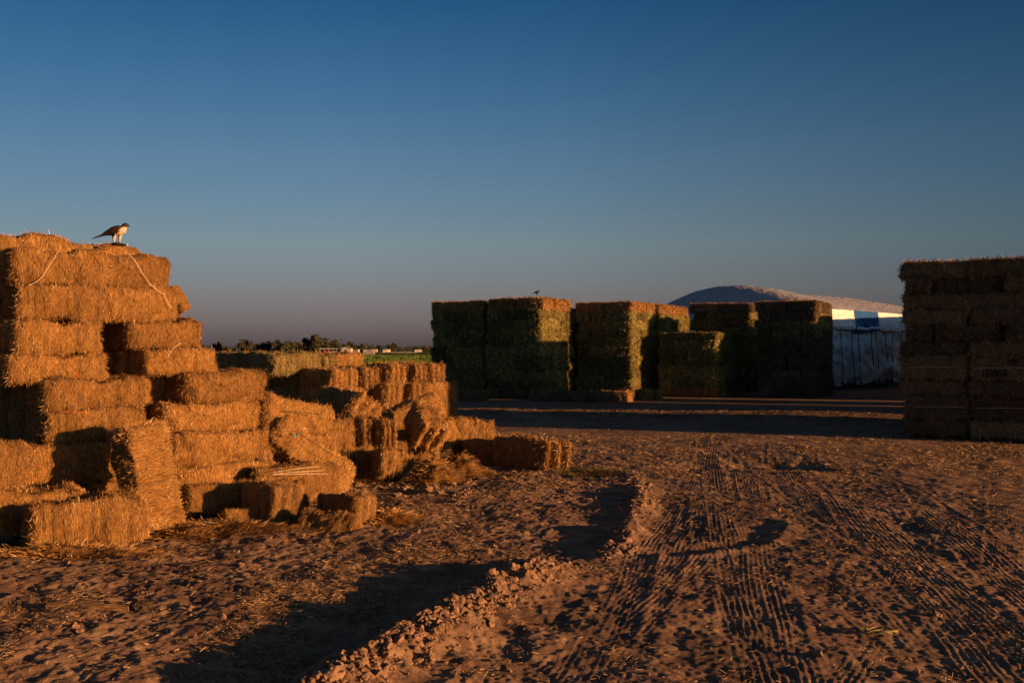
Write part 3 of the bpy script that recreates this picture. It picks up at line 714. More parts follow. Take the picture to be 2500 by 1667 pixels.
wall_row(813, 25.3, 1.12, .46, 3, ['e'], ts, 'olive', 'goldmid', 'middle course of the low wall')
wall_row(816, 25.3, .60, .52, 3, ['l'], ts, 'olive', 'goldmid', 'lower course of the low wall')
wall_row(814, 25.3, .08, .52, 2, ['l'], ts, 'olive', 'goldmid', 'hidden bottom course of the low wall')
for k, (px, zz_, D, lab) in enumerate(((884, 1.12, 26.0, 'first'), (948, 1.18, 26.4, 'second'), (1008, 1.20, 26.8, 'third'))):
    wall_row(px, D, zz_, .50, 1, ['e'], R(44), 'olive', 'goldmid', f'{lab} butt-end block of the low wall')
for k, (px, D, lab) in enumerate(((938, 26.2, 'left'), (1004, 26.6, 'right'))):
    wall_row(px, D, .66, .52, 1, ['l'], R(40), 'olive', 'goldmid', f'{lab} supporting block under the butt ends')
    wall_row(px, D, .12, .54, 1, ['l'], R(40), 'olive', 'goldmid', f'{lab} bottom block under the butt ends')

# ------------------------------------------------------------------ tarpaulin stack
def tarp_mat(name, col, b1=.5):
    m, nt, b = new_mat(name); n = noise(nt, 1.2, 5, .6); r = ramp(nt, [(.3, tuple(c * .82 for c in col)), (.7, col)])
    nt.links.new(n.outputs['Fac'], r.inputs['Fac']); nt.links.new(r.outputs['Color'], b.inputs['Base Color'])
    tc = N(nt, 'ShaderNodeTexCoord'); mp = N(nt, 'ShaderNodeMapping'); mp.inputs['Scale'].default_value = (1.6, 1.6, .8); nt.links.new(tc.outputs['Object'], mp.inputs['Vector'])
    n2 = noise(nt, 1.5, 5, .55, vec=mp.outputs['Vector']); bp = N(nt, 'ShaderNodeBump'); bp.inputs['Strength'].default_value = b1; bp.inputs['Distance'].default_value = .32
    nt.links.new(n2.outputs['Fac'], bp.inputs['Height']); nt.links.new(bp.outputs['Normal'], b.inputs['Normal'])
    b.inputs['Roughness'].default_value = .38; b.inputs['Specular IOR Level'].default_value = .5
    return m
WHITE_T = tarp_mat('white_tarp', (.70, .72, .76), .8); BLUE_T = tarp_mat('blue_tarp', (.012, .085, .28)); BLUE_T.node_tree.nodes['Principled BSDF'].inputs['Specular IOR Level'].default_value = .1; BLUE_T.node_tree.nodes['Principled BSDF'].inputs['Roughness'].default_value = .7; GREY_T = tarp_mat('roof_tarp', (.44, .45, .50), .45)
DARK_T = plain('dark_tarp', (.05, .045, .04), .8, .3, 2)
ROPE = plain('black_rope', (.02, .02, .022), .8)
PSI = R(49); TP = Vector((16.5, 51.4, 0))
tarp = empty('covered_haystack', TP, PSI)          # local X runs along the stack, local Y back across it
tag(tarp, 'long haystack under a white and blue tarpaulin tied with black ropes', 'haystack')
TL, TW = 36.0, 11.3
def roof_z(a, b):
    e = np.clip(a / 1.9, 0, 1); hip = np.sqrt(np.clip(1 - (1 - e) ** 2, 0, 1)); t = np.clip(b / TW, 0, 1) ** 1.5
    arch = np.sin(np.pi * np.clip(t, 0, 1)) ** .62
    fold = .2 * np.sin((a * .55 + b * .5) * .8 + .8 * np.sin(a * .3)) ** 3 + .05 * np.sin((a * .4 + b * .9) * 1.7) ** 5
    return 4.2 + fold * arch * hip + (1.62 - .022 * a + .08 * np.sin(a * .35 + 1)) * arch * hip + .07 * fbm(a / 4.2, b / 5, 2) * arch
def surf(Xf, name, mat, na, nb, parent=tarp):
    A, B = np.meshgrid(np.linspace(0, 1, na), np.linspace(0, 1, nb), indexing='xy'); P = Xf(A, B)
    idx = np.arange(A.size).reshape(A.shape); q = np.stack([idx[:-1, :-1], idx[:-1, 1:], idx[1:, 1:], idx[1:, :-1]], -1).reshape(-1, 4)
    return link(bpy.data.objects.new(name, np_mesh(name, np.stack(P, -1).reshape(-1, 3), q, [mat], None, True)), parent)
def drape(a, z): return -.03 + .20 * fbm(a / 1.3 + 30 + .4 * z, z / 1.0 - .3 * a, 4, .6) + .05 * np.sin(z * 5 + 3 * vnoise(a / .7, z)) - .09 * np.clip((3.2 - z) / 3, 0, 1) * np.abs(np.sin(a * 2.9)) ** .6
def f_roof(A, B):
    a = A * TL - .1; t = B; b = -.02 + t * (TW + .04); return a, b, roof_z(a, b)
surf(f_roof, 'roof_tarp', GREY_T, 220, 90)
def f_upper(A, B):
    a = A * TL - .1; z = 4.21 - B * (.98 + .05 * np.sin(a * 1.1)); return a, -.07 + .12 * fbm(a / .55 + 7 + .2 * z, z / 2.4, 3) - .10 * B, z
surf(f_upper, 'upper_side_tarp', WHITE_T, 260, 16)
def f_lower(A, B):
    a = A * TL - .1; z = 3.40 - B * (3.13 + .05 * np.sin(a * 2.2)); return a, .02 + drape(a, z), z
surf(f_lower, 'lower_side_tarp', WHITE_T, 320, 50)
def f_endl(A, B):
    b = A * TW; z = .3 + B * (3.9); return -.06 + .05 * fbm(b / .8, z, 2) + .02 * b * 0, b, z * 1.03
surf(f_endl, 'end_tarp', GREY_T, 90, 40)
def f_back(A, B): return A * TL, TW + .02 + 0 * A, .3 + B * 3.8
surf(f_back, 'back_tarp', WHITE_T, 40, 8)
def stripe(a0, a1, name):
    def g(A, B):
        a = a0 + A * (a1 - a0); z = 4.215 - B * (1.05 + .05 * np.sin(a * 1.1)); a = a + .05 * np.sin(z * 5 + a0) * B; return a, -.07 + .12 * fbm(a / .55 + 7 + .2 * z, z / 2.4, 3) - .10 * B - .012, z
    surf(g, name, BLUE_T, 30, 16)
def a_at(px):                                      # distance along the stack that meets a sight line on its side
    r = (px - CX) / F; return (r * TP.y - TP.x) / (math.cos(PSI) - r * math.sin(PSI))
stripe(a_at(2080), a_at(2117), 'blue_stripe'); stripe(a_at(2119), a_at(2141), 'blue_stripe')
# rolled hem along the seam
mb = MB(); mb.tube([(a, -.16 + .03 * math.sin(a * 3), 3.29 + .05 * math.sin(a * 1.3) + .03 * math.sin(a * 4.1)) for a in np.arange(-.1, TL - 1, .25)], .085, 7); mb.build('rolled_hem', WHITE_T, tarp, True)
mb = MB(); mb.tube([(a, -.20 + .02 * math.sin(a * 3), 3.17 + .05 * math.sin(a * 1.3)) for a in np.arange(a_at(2080), a_at(2141), .2)], .06, 7); mb.build('blue_hem', BLUE_T, tarp, True)
for px, dx in ((2047, .25), (2073, .4), (2090, .3), (2122, .25), (2134, .35), (2158, .15), (2174, -.1), (2198, .1), (2240, .2), (2290, .2), (2330, .1)):
    a = a_at(px); mb = MB(); mb.tube([(a + dx * t + .03 * math.sin(t * 9 + px), -.13 + .03 * math.sin(t * 7), 3.25 - 2.93 * t) for t in np.linspace(0, 1, 12)], .022, 5)
    mb.box((a + dx, -.14, .34), (.10, .08, .12)); mb.build('rope', ROPE, tarp)
HAYSK = GREEN[0]
mb = MB(); 
for i in range(30): mb.box((.55 + i * 1.2, .35, .2), (1.17, .7, .44)); 
bmesh.ops.bevel(mb.bm, geom=mb.bm.edges[:], offset=.05, segments=2, affect='EDGES'); mb.build('hay_base', BROWN[0], tarp)
mb = MB()
for i in range(9): mb.box((.35, .9 + i * 1.2, .2), (.7, 1.17, .44))
bmesh.ops.bevel(mb.bm, geom=mb.bm.edges[:], offset=.05, segments=2, affect='EDGES'); mb.build('end_hay_base', BROWN[0], tarp)

# covered stacks further right, beyond the dark brown stack: they throw the long shade over the yard
sdir = Vector((math.cos(PHI), math.sin(PHI), 0)); pdir = Vector((-math.sin(PHI), math.cos(PHI), 0))
def covered(q0, q1, p0, p1, h, lab, seed, slope=.04):
    c = sdir * (q0 + q1) / 2 + pdir * (p0 + p1) / 2; e = empty('tarped_stack', c, PHI)
    tag(e, lab, 'haystack', 'tarped stacks beyond the dark stack')
    lx, ly = (q1 - q0) / 2, (p1 - p0) / 2
    def g(A, B):
        th = A * 2 * math.pi; ct, st = np.cos(th), np.sin(th); k = 1 / np.maximum(np.abs(ct), np.abs(st))
        k = np.minimum(k, 1.32); zt = np.clip(B / .72, 0, 1); cap = np.clip((B - .72) / .28, 0, 1)
        ir = (1 - cap) ; x = ct * k * lx * ir; y = st * k * ly * ir
        hh = h * (1 - slope * np.clip(1 - (y + ly) / 2.2, 0, 1) ** 1.5)
        return x, y, .3 + (hh - .35) * zt + .14 * cap * np.sin(cap * 1.5) + .04 * fbm(x * 1.3 + seed, y * 1.3, 2)
    surf(g, 'tarp', DARK_T, 97, 26, e)
    mb = MB(); mb.box((0, 0, .2), (2 * lx - .2, 2 * ly - .2, .46)); mb.build('hay_base', BROWN[0], e)
covered(8.5, 13, 25.6, 30.4, 4.6, 'dark tarped stack right behind the dark brown stacks, outside the frame', 1)
covered(5.9, 11, 31.6, 39.4, 4.6, 'long dark tarped stack in the row behind the dark stacks', 2)
covered(5.9, 10, 39.95, 42.95, 4.56, 'narrow dark tarped stack between two longer ones', 3, 0)
covered(6.0, 11, 44.1, 66, 4.50, 'longest dark tarped stack, last of its row', 4, .26)

# ------------------------------------------------------------------ birds
def bird_mat(name, back, front, leg):
    m, nt, b = new_mat(name); tc = N(nt, 'ShaderNodeTexCoord'); sp = N(nt, 'ShaderNodeSeparateXYZ'); nt.links.new(tc.outputs['Object'], sp.inputs['Vector'])
    def math_(op, a, b_):
        q = N(nt, 'ShaderNodeMath', operation=op)
        for i, v_ in enumerate((a, b_)):
            if hasattr(v_, 'links'): nt.links.new(v_, q.inputs[i])
            else: q.inputs[i].default_value = v_
        return q.outputs[0]
    n = noise(nt, 70, 3, .6); n2 = noise(nt, 32, 2, .5)
    k = math_('SUBTRACT', math_('MULTIPLY', sp.outputs['X'], 1.25), math_('SUBTRACT', sp.outputs['Z'], .128))
    k = math_('ADD', k, math_('MULTIPLY', math_('SUBTRACT', n.outputs['Fac'], .5), .10))
    r = ramp(nt, [(.0, (0, 0, 0)), (.03, (1, 1, 1))]); nt.links.new(k, r.inputs['Fac'])
    hd = ramp(nt, [(.205, (1, 1, 1)), (.225, (0, 0, 0))]); nt.links.new(sp.outputs['Z'], hd.inputs['Fac'])
    fac = mixc(nt, 'MULTIPLY', 1.0, r.outputs['Color'], hd.outputs['Color'])
    bk = ramp(nt, [(.35, tuple(c * .6 for c in back)), (.62, back), (.74, tuple(min(1, c * 5) for c in back))]); nt.links.new(n2.outputs['Fac'], bk.inputs['Fac'])
    fr = ramp(nt, [(.40, tuple(c * .35 for c in front)), (.52, front)]); nt.links.new(n.outputs['Fac'], fr.inputs['Fac'])
    nt.links.new(mixc(nt, 'MIX', fac, bk.outputs['Color'], fr.outputs['Color']), b.inputs['Base Color']); b.inputs['Roughness'].default_value = .75
    return m
def loft(mb, st, seg=14):
    """st: (x, z, half width, half height[, y]) along a spine in the XZ plane"""
    rings = []
    for i, s_ in enumerate(st):
        x, z, w, h = s_[:4]; y = s_[4] if len(s_) > 4 else 0
        p, q = st[max(i - 1, 0)], st[min(i + 1, len(st) - 1)]
        t = Vector((q[0] - p[0], 0, q[1] - p[1])).normalized(); nrm_ = Vector((-t.z, 0, t.x))
        rings.append([mb.bm.verts.new(Vector((x, y, z)) + Vector((0, 1, 0)) * w * math.cos(2 * math.pi * k / seg) + nrm_ * h * math.sin(2 * math.pi * k / seg)) for k in range(seg)])
    for A, B in zip(rings, rings[1:]):
        for k in range(seg): mb.bm.faces.new((A[k], A[(k + 1) % seg], B[(k + 1) % seg], B[k]))
    mb.bm.faces.new(rings[0]); mb.bm.faces.new(rings[-1][::-1])
def bird(name, loc, rz, size, mat, eye, beak, label, vox=.0045):
    mb = MB(); k = 1 / 628
    def P(x, y, w, h): return ((x - 955) * k, (312 - y) * k, w, h)
    loft(mb, [P(768, 270, .018, .005), P(800, 257, .028, .008), P(860, 236, .034, .016), P(895, 222, .05, .036), P(935, 210, .063, .055), P(975, 203, .068, .064), P(1000, 192, .06, .056), P(1008, 174, .043, .04), P(1016, 161, .034, .034), P(1026, 155, .029, .029), P(1036, 155, .019, .021)])
    loft(mb, [P(1030, 156, .016, .015), P(1040, 158, .011, .012), P(1047, 163, .006, .008), P(1048, 170, .002, .003)])
    for sy in (-1, 1):                              # folded wings along the flanks
        loft(mb, [P(830, 246, .006, .004) + (sy * .028,), P(880, 222, .012, .022) + (sy * .05,), P(935, 200, .014, .042) + (sy * .066,), P(980, 186, .014, .040) + (sy * .066,), P(998, 180, .008, .02) + (sy * .055,)], 10)
    for sy, fx in ((-1, 938), (1, 972)):            # feathered thighs, shanks and toes
        loft(mb, [P(fx + 2, 215, .03, .03) + (sy * .03,), P(fx, 250, .026, .026) + (sy * .032,), P(fx - 2, 282, .016, .016) + (sy * .032,), P(fx, 292, .009, .009) + (sy * .032,), P(fx + 2, 309, .008, .008) + (sy * .032,)], 10)
        for an in (-.6, 0, .6, 3.14):
            c = Vector(((fx + 2 - 955) * k, sy * .032, .006)); d = Vector((math.cos(an), math.sin(an), 0)) * (.042 if an < 3 else .025)
            mb.cyl(c, c + d * .7 + Vector((0, 0, .004)), .007, .006, 6); mb.cyl(c + d * .65 + Vector((0, 0, .004)), c + d - Vector((0, 0, .008)), .006, .002, 6)
    o = mb.build(name, mat, None, True); o.location = loc; o.rotation_euler = (0, 0, rz); o.scale = (size,) * 3
    m = o.modifiers.new('join', 'REMESH'); m.mode = 'VOXEL'; m.voxel_size = vox; m.use_smooth_shade = True
    sm = o.modifiers.new('soft', 'SMOOTH'); sm.factor = .5; sm.iterations = 2
    e = MB()
    for sy in (-1, 1):
        r = bmesh.ops.create_uvsphere(e.bm, u_segments=8, v_segments=6, radius=.006); bmesh.ops.translate(e.bm, vec=((1030 - 955) * k, sy * .026, (312 - 153) * k), verts=r['verts'])
    e.build('eye', eye, o, True)
    bb = MB(); loft(bb, [P(1038, 157, .0125, .0135), P(1044, 160, .009, .0105), P(1050, 167, .004, .006), P(1050, 173, .0015, .002)], 8); bb.build('beak', beak, o, True)
    return tag(o, label, 'bird')
HAWK = bird_mat('hawk_feathers', (.028, .018, .012), (.62, .50, .38), 0)
DARKB = bird_mat('dark_bird_feathers', (.02, .015, .012), (.05, .04, .03), 0)
EYE = plain('bird_eye', (.35, .3, .12), .3); BEAK = plain('bird_beak', (.03, .03, .03), .4)
hb = at(284.5, 592.5, 12.72); hb.z = 3.435
hk = bird('hawk', hb, R(8), 1.0, HAWK, EYE, BEAK, 'brown hawk with pale speckled breast perched on the top of the straw stack')
def prey():
    mb = MB(); loft(mb, [(-.05, .012, .012, .01), (-.02, .018, .03, .02), (.03, .02, .036, .024), (.08, .016, .03, .018), (.11, .015, .02, .014), (.135, .012, .008, .007)], 12)
    for s_ in ((.09, -.03), (.0, -.035), (.10, .03)): mb.cyl((s_[0], s_[1], .012), (s_[0] + .03, s_[1] * 1.6, .008), .008, .004, 6)
    o = mb.build('prey', plain('prey_fur', (.035, .025, .02), .9, .4, 60), None, True)
    m = o.modifiers.new('join', 'REMESH'); m.mode = 'VOXEL'; m.voxel_size = .005; m.use_smooth_shade = True
    o.location = (hb.x + .005, hb.y - .06, 3.41); o.rotation_euler = (0, R(4), R(8)); o.scale = (1.1, 1.1, 1.1)
    b2 = MB(); r = bmesh.ops.create_uvsphere(b2.bm, u_segments=8, v_segments=6, radius=.014); bmesh.ops.translate(b2.bm, vec=(.13, -.01, .018), verts=r['verts']); b2.build('pale_muzzle', plain('prey_pale', (.5, .42, .34), .9), o, True)
    tag(o, 'dark furry prey lying under the feet of the hawk', 'prey')
prey()
bs = at(1311, 719, 42.15); bs.z = 4.40
bird('small_bird', bs, R(10), .85, DARKB, EYE, BEAK, 'small dark bird sitting on the corner of a tall green stack', .006)

# ------------------------------------------------------------------ far fields and what stands beyond
def field_mat(name, c1, c2):
    m, nt, b = new_mat(name); n = noise(nt, .05, 4); r = ramp(nt, [(.35, c1), (.65, c2)]); nt.links.new(n.outputs['Fac'], r.inputs['Fac']); nt.links.new(r.outputs['Color'], b.inputs['Base Color'])
    b.inputs['Roughness'].default_value = .95; n2 = noise(nt, 3, 3); bp = N(nt, 'ShaderNodeBump'); bp.inputs['Distance'].default_value = .3; nt.links.new(n2.outputs['Fac'], bp.inputs['Height']); nt.links.new(bp.outputs['Normal'], b.inputs['Normal'])
    return m
GF = field_mat('crop_green', (.062, .105, .018), (.095, .14, .028)); GD = field_mat('crop_dark', (.025, .045, .012), (.035, .06, .015)); EA = field_mat('field_earth', (.10, .065, .035), (.15, .10, .05))
def strip(name, y0, y1, mat, z0, h, lab):
    """a crop standing a little above the earth: its top and the edge toward the yard"""
    D1, D0 = HC * F / (y0 - HY), HC * F / (y1 - HY); n_ = 60; V = []; Fq = []
    xs_ = np.linspace(-260, 120, n_ + 1)
    for x in xs_: V += [(x, D0, z0), (x, D0 + .3, z0 + h), (x, D1, z0 + h)]
    for i in range(n_): Fq += [(3 * i, 3 * i + 3, 3 * i + 4, 3 * i + 1), (3 * i + 1, 3 * i + 4, 3 * i + 5, 3 * i + 2)]
    o = link(bpy.data.objects.new(name, np_mesh(name, V, Fq, [mat]))); tag(o, lab, None, None, 'structure')
strip('field_earth', 857.0, 896, EA, .004, 0, 'brown earth between the crop strips')
strip('field_strip', 881.0, 892, GF, .02, .12, 'near bright green crop strip')
strip('field_strip', 870.5, 878.5, GF, .02, .12, 'far bright green crop strip')
strip('field_strip', 859.2, 865.5, GD, .02, .2, 'dark green crop strip before the farm')
def crop(name, y0, y1, z, mat, seed, lab, n_, hh):
    rs_ = np.random.RandomState(seed); D1, D0 = HC * F / (y0 - HY), HC * F / (y1 - HY)
    D = rs_.uniform(D0, D1, n_); x = rs_.uniform(-85, 25, n_) * D / 200; a = rs_.rand(n_) * 3.14
    w_ = .35 * (.5 + rs_.rand(n_)); h_ = hh * (.5 + rs_.rand(n_)); dx, dy = np.cos(a) * w_, np.sin(a) * w_
    V = np.stack([np.column_stack([x - dx, D - dy, 0 * x + z]), np.column_stack([x + dx, D + dy, 0 * x + z]), np.column_stack([x + dx * .8, D + dy * .8, z + h_]), np.column_stack([x - dx * .8, D - dy * .8, z + h_ * .8])], 1).reshape(-1, 3)
    tag(link(bpy.data.objects.new(name, np_mesh(name, V, np.arange(n_ * 4).reshape(-1, 4), [mat]))), lab, None, None, 'stuff')
crop('crop_grass', 881, 892, .1, GF, 1, 'near bright green crop', 26000, .3); crop('crop_grass', 870.5, 878.5, .1, GF, 2, 'far bright green crop', 26000, .35); crop('crop_grass', 859.2, 865.5, .1, GD, 3, 'dark green crop before the farm', 12000, .5)
# trees
def tree_meshes(seed, spread):
    rs_ = np.random.RandomState(seed); mb = MB(); tips = []
    mb.tube([(0, 0, -.2), (.02, 0, .2), (.0, .02, .45)], [.04, .032, .022], 6)
    for i in range(7):
        a = rs_.rand() * 6.28; q = Vector((math.cos(a) * spread * .3 * rs_.rand(), math.sin(a) * spread * .3 * rs_.rand(), .5 + .35 * rs_.rand()))
        mb.tube([(0, 0, .22 + .2 * rs_.rand()), tuple(q * .6 + Vector((0, 0, .1))), tuple(q)], [.018, .012, .005], 5)
    tm = mb.mesh('trunk', BARK)
    cl = [(rs_.normal(size=3) * np.array([spread * .2, spread * .2, .19]) + np.array([0, 0, .52]), .10 + .10 * rs_.rand()) for _ in range(30)]
    C_ = []
    for c, r in cl:
        d = rs_.normal(size=(130, 3)); d /= np.linalg.norm(d, axis=1, keepdims=True); C_.append(c + d * r * (.55 + .5 * rs_.rand(130, 1)))
    C_ = np.concatenate(C_); C_ = C_[(C_[:, 2] > .08) & (C_[:, 2] < 1.02)]; n_ = len(C_)
    a = rs_.normal(size=(n_, 3)); a /= np.linalg.norm(a, axis=1, keepdims=True); b = np.cross(a, rs_.normal(size=(n_, 3))); b /= np.linalg.norm(b, axis=1, keepdims=True)
    s_ = .022 + .03 * rs_.rand(n_, 1)
    V = np.stack([C_ - a * s_, C_ + b * s_ * .7, C_ + a * s_, C_ - b * s_ * .7], 1).reshape(-1, 3)
    return tm, np_mesh('crown', V, np.arange(n_ * 4).reshape(-1, 4), [LEAF])
BARK = plain('bark', (.09, .065, .045), .9)
LEAF = straw_mat('leaves', (.045, .05, .028), (.075, .08, .045), (.11, .11, .06), (.85, 1.15))
TM = [tree_meshes(i, s_) for i, s_ in enumerate((1.0, 1.25, 1.5, .9))]
GT = 'trees along the far field edge'
def tree(px, ytop, wpx, D, k, label):
    h = (HY - ytop) / F * D + HC; w = wpx / F * D
    e = empty('tree', ((px - CX) / F * D, D, 0)); tag(e, label, 'tree', GT)
    sp = (1.0, 1.25, 1.5, .9)[k] * .92
    for nm, me in zip(('trunk', 'crown'), TM[k]):
        o = link(bpy.data.objects.new(nm, me), e); o.scale = (w / sp, w / sp, h)
    e.rotation_euler.z = random.random() * 6
for px, yt, w, D, k, lab in (
    (534, 833, 24, 610, 0, 'far tree half hidden behind the gold stack'), (594, 829, 46, 600, 1, 'wide far tree with the pole in front'),
    (624, 840, 30, 630, 2, 'low far tree right of the tree with the pole'), (643, 835, 30, 620, 0, 'far tree third along the row'), (657, 833, 28, 615, 1, 'far tree with a rounded top in mid row'),
    (681, 830, 34, 610, 0, 'tallest far tree of the left row'), (703, 832, 32, 615, 1, 'far tree just right of the tallest in its row'), (725, 834, 30, 620, 3, 'last far tree before the big dark one'),
    (741, 841, 24, 585, 2, 'dark bush left of the big dark tree'), (766, 817, 50, 560, 0, 'big dark tree towering over the farm sheds'), (796, 826, 34, 575, 1, 'dark tree joined to the big one at its right'), (817, 829, 32, 580, 3, 'dark tree behind the shed roof'),
    (852, 834, 26, 590, 0, 'round tree just right of the gabled house'), (868, 841, 26, 600, 2, 'low tree beside the round one'), (886, 839, 22, 600, 3, 'small tree over the parked truck'), (907, 842, 22, 610, 0, 'small tree over the white trailer'),
    (927, 843, 30, 600, 1, 'broad low tree right of the white trailer'), (959, 837, 24, 640, 0, 'pale lone tree right of the sheds'), (1018, 846, 22, 900, 2, 'hazy tree near the green stacks, left one'), (1040, 846, 26, 920, 1, 'hazy tree touching the green stack edge'),
    (554, 846, 24, 700, 2, 'low bush left of the tree with the pole')):
    tree(px, yt, w, D, k, lab)
# far woods: one mass
rs = np.random.RandomState(77); n_ = 9000
xw = rs.uniform(-420, 40, n_); hw_ = 4 + 5 * (vnoise(xw / 14, xw * 0) + .5) + 3 * (vnoise(xw / 4, xw * 0 + 9)); zw = rs.rand(n_) * hw_; Cw = np.column_stack([xw, 1150 + rs.rand(n_) * 20, zw])
a = rs.normal(size=(n_, 3)); b = rs.normal(size=(n_, 3)); s_ = .9
Vw = np.stack([Cw - a * s_ * .6, Cw + b * s_ * .5, Cw + a * s_ * .6, Cw - b * s_ * .5], 1).reshape(-1, 3)
tag(link(bpy.data.objects.new('far_woods', np_mesh('far_woods', Vw, np.arange(n_ * 4).reshape(-1, 4), [LEAF]))), 'distant low band of woods along the horizon', 'woods', None, 'stuff')

WHITE_P = plain('white_paint', (.45, .43, .40), .6, .12, .5); ROOF = plain('grey_roof', (.18, .17, .17), .6, .2, .4); DARKW = plain('dark_wall', (.06, .05, .045), .8, .3, .3); BRICK = plain('pillar_brick', (.28, .13, .07), .9, .2, 2); WOODP = plain('pole_wood', (.06, .045, .035), .9); RED = plain('red_paint', (.5, .03, .03), .5); TYRE = plain('tyre', (.02, .02, .02), .9); GLASS = plain('dark_glass', (.03, .035, .04), .15)
def X(px, D): return (px - CX) / F * D
# gabled house
D = 540; e = empty('gabled_house', (X(844, D), D, 0)); tag(e, 'small white gabled house left of the round tree', 'house')
mb = MB(); w = 5.4; mb.box((0, 3.5, 1.5), (w, 7, 3.0)); mb.poly([(-w / 2, 0, 3.0), (w / 2, 0, 3.0), (0, 0, 4.1)]); mb.poly([(-w / 2, 7, 3.0), (w / 2, 7, 3.0), (0, 7, 4.1)]); mb.build('wall', WHITE_P, e)
mb = MB()
for sg in (-1, 1): mb.box((sg * w / 4, 3.5, 3.62), (3.15, 7.6, .14), Matrix.Rotation(sg * math.atan2(1.1, w / 2), 3, 'Y'))
mb.build('roof', ROOF, e)
mb = MB(); mb.box((0, -.03, 1.2), (1.8, .06, 2.2)); mb.build('door', DARKW, e)
# open shed
e = empty('farm_shed', (X(802, D), D, 0)); tag(e, 'long low open farm shed under the big dark tree', 'shed')
mb = MB(); mb.box((0, 3, 3.0), (9.6, 6.6, .35), Matrix.Rotation(R(3), 3, 'X')); mb.build('roof', plain('shed_roof', (.45, .43, .4), .5, .2, .4), e)
mb = MB(); mb.box((0, 5.8, 1.4), (9.2, .2, 2.8)); mb.build('rear_wall', DARKW, e)
mb = MB(); mb.box((1.7, .1, .75), (5.6, .15, 1.5)); mb.build('side_panel', WHITE_P, e)
for k in range(5): mb = MB(); mb.cyl((-4.6 + k * 2.3, -.1, 0), (-4.6 + k * 2.3, -.1, 2.85), .1); mb.build('post', WHITE_P, e)
e = empty('red_machine', (X(795, D), D - 3, 0)); tag(e, 'small red farm machine parked before the shed', 'machine')
mb = MB(); mb.box((0, 0, .9), (2.2, 1.2, .8)); mb.box((.5, 0, 1.5), (.9, 1.0, .7)); bmesh.ops.bevel(mb.bm, geom=mb.bm.edges[:], offset=.1, segments=2, affect='EDGES'); mb.build('body', RED, e)
for sx in (-.7, .7):
    for sy in (-.55, .55): mb = MB(); mb.cyl((sx, sy - .15, .45), (sx, sy + .15, .45), .45, seg=12); mb.build('wheel', TYRE, e)
# trucks and trailers
def truck(px, D, ln, hh, cab, lab, yaw=0):
    e = empty('parked_truck', (X(px, D), D, 0), yaw); tag(e, lab, 'truck', 'trucks parked along the far lane')
    mb = MB(); mb.box((0, 0, .95 + hh / 2), (ln, 2.4, hh)); bmesh.ops.bevel(mb.bm, geom=mb.bm.edges[:], offset=.08, segments=2, affect='EDGES'); mb.build('cargo_box', WHITE_P, e)
    mb = MB(); mb.box((0, 0, .75), (ln + 1.0, .9, .25)); mb.build('chassis', TYRE, e)
    if cab:
        mb = MB(); v_ = mb.box((-ln / 2 - 1.1, 0, 1.55), (1.9, 2.3, 2.0)); bmesh.ops.bevel(mb.bm, geom=mb.bm.edges[:], offset=.22, segments=2, affect='EDGES'); c_ = mb.build('cab', WHITE_P, e)
        mb = MB(); mb.box((-ln / 2 - 1.2, -1.16, 2.0), (1.0, .04, .6)); mb.build('side_window', GLASS, c_)
    for x in ([-ln / 2 - 1.0] if cab else []) + [-ln * .3, ln * .3, ln * .42]:
        for sy in (-1.0, 1.0): mb = MB(); mb.cyl((x, sy - .15, .5), (x, sy + .15, .5), .5, seg=12); mb.build('wheel', TYRE, e)
truck(914, 545, 3.2, 1.7, True, 'white box truck with its cab pointing left', R(0)); truck(947, 560, 2.6, 1.6, True, 'smaller white truck right of the box truck', R(20)); truck(1021, 565, 4.2, 1.5, False, 'long white trailer nearest the green stacks', R(5)); truck(868, 560, 4, 1.6, True, 'small white truck near the low tree', R(-10)); truck(896, 570, 4.2, 1.5, True, 'low pale pickup sized truck behind the box truck', R(180))
e = empty('flat_trailer', (X(985, 555), 555, 0)); tag(e, 'long low flat trailer between two white trucks', 'trailer')
mb = MB(); mb.box((0, 0, .9), (14, 2.4, .3)); mb.build('bed', WHITE_P, e)
for x in (-6, -5, 4, 5): mb = MB(); mb.cyl((x, -1.1, .45), (x, 1.1, .45), .45, seg=12); mb.build('wheel', TYRE, e)
e = empty('water_tank', (X(900, 430), 430, 0)); tag(e, 'small pale box tank standing alone in the field', 'tank')
mb = MB(); mb.box((0, 0, .9), (5.2, 2, 1.4)); bmesh.ops.bevel(mb.bm, geom=mb.bm.edges[:], offset=.2, segments=2, affect='EDGES'); mb.build('body', plain('tank_paint', (.3, .26, .22), .7), e)
for sx in (-2, 2): mb = MB(); mb.box((sx, 0, .1), (.4, 1.8, .5)); mb.build('leg', TYRE, e)
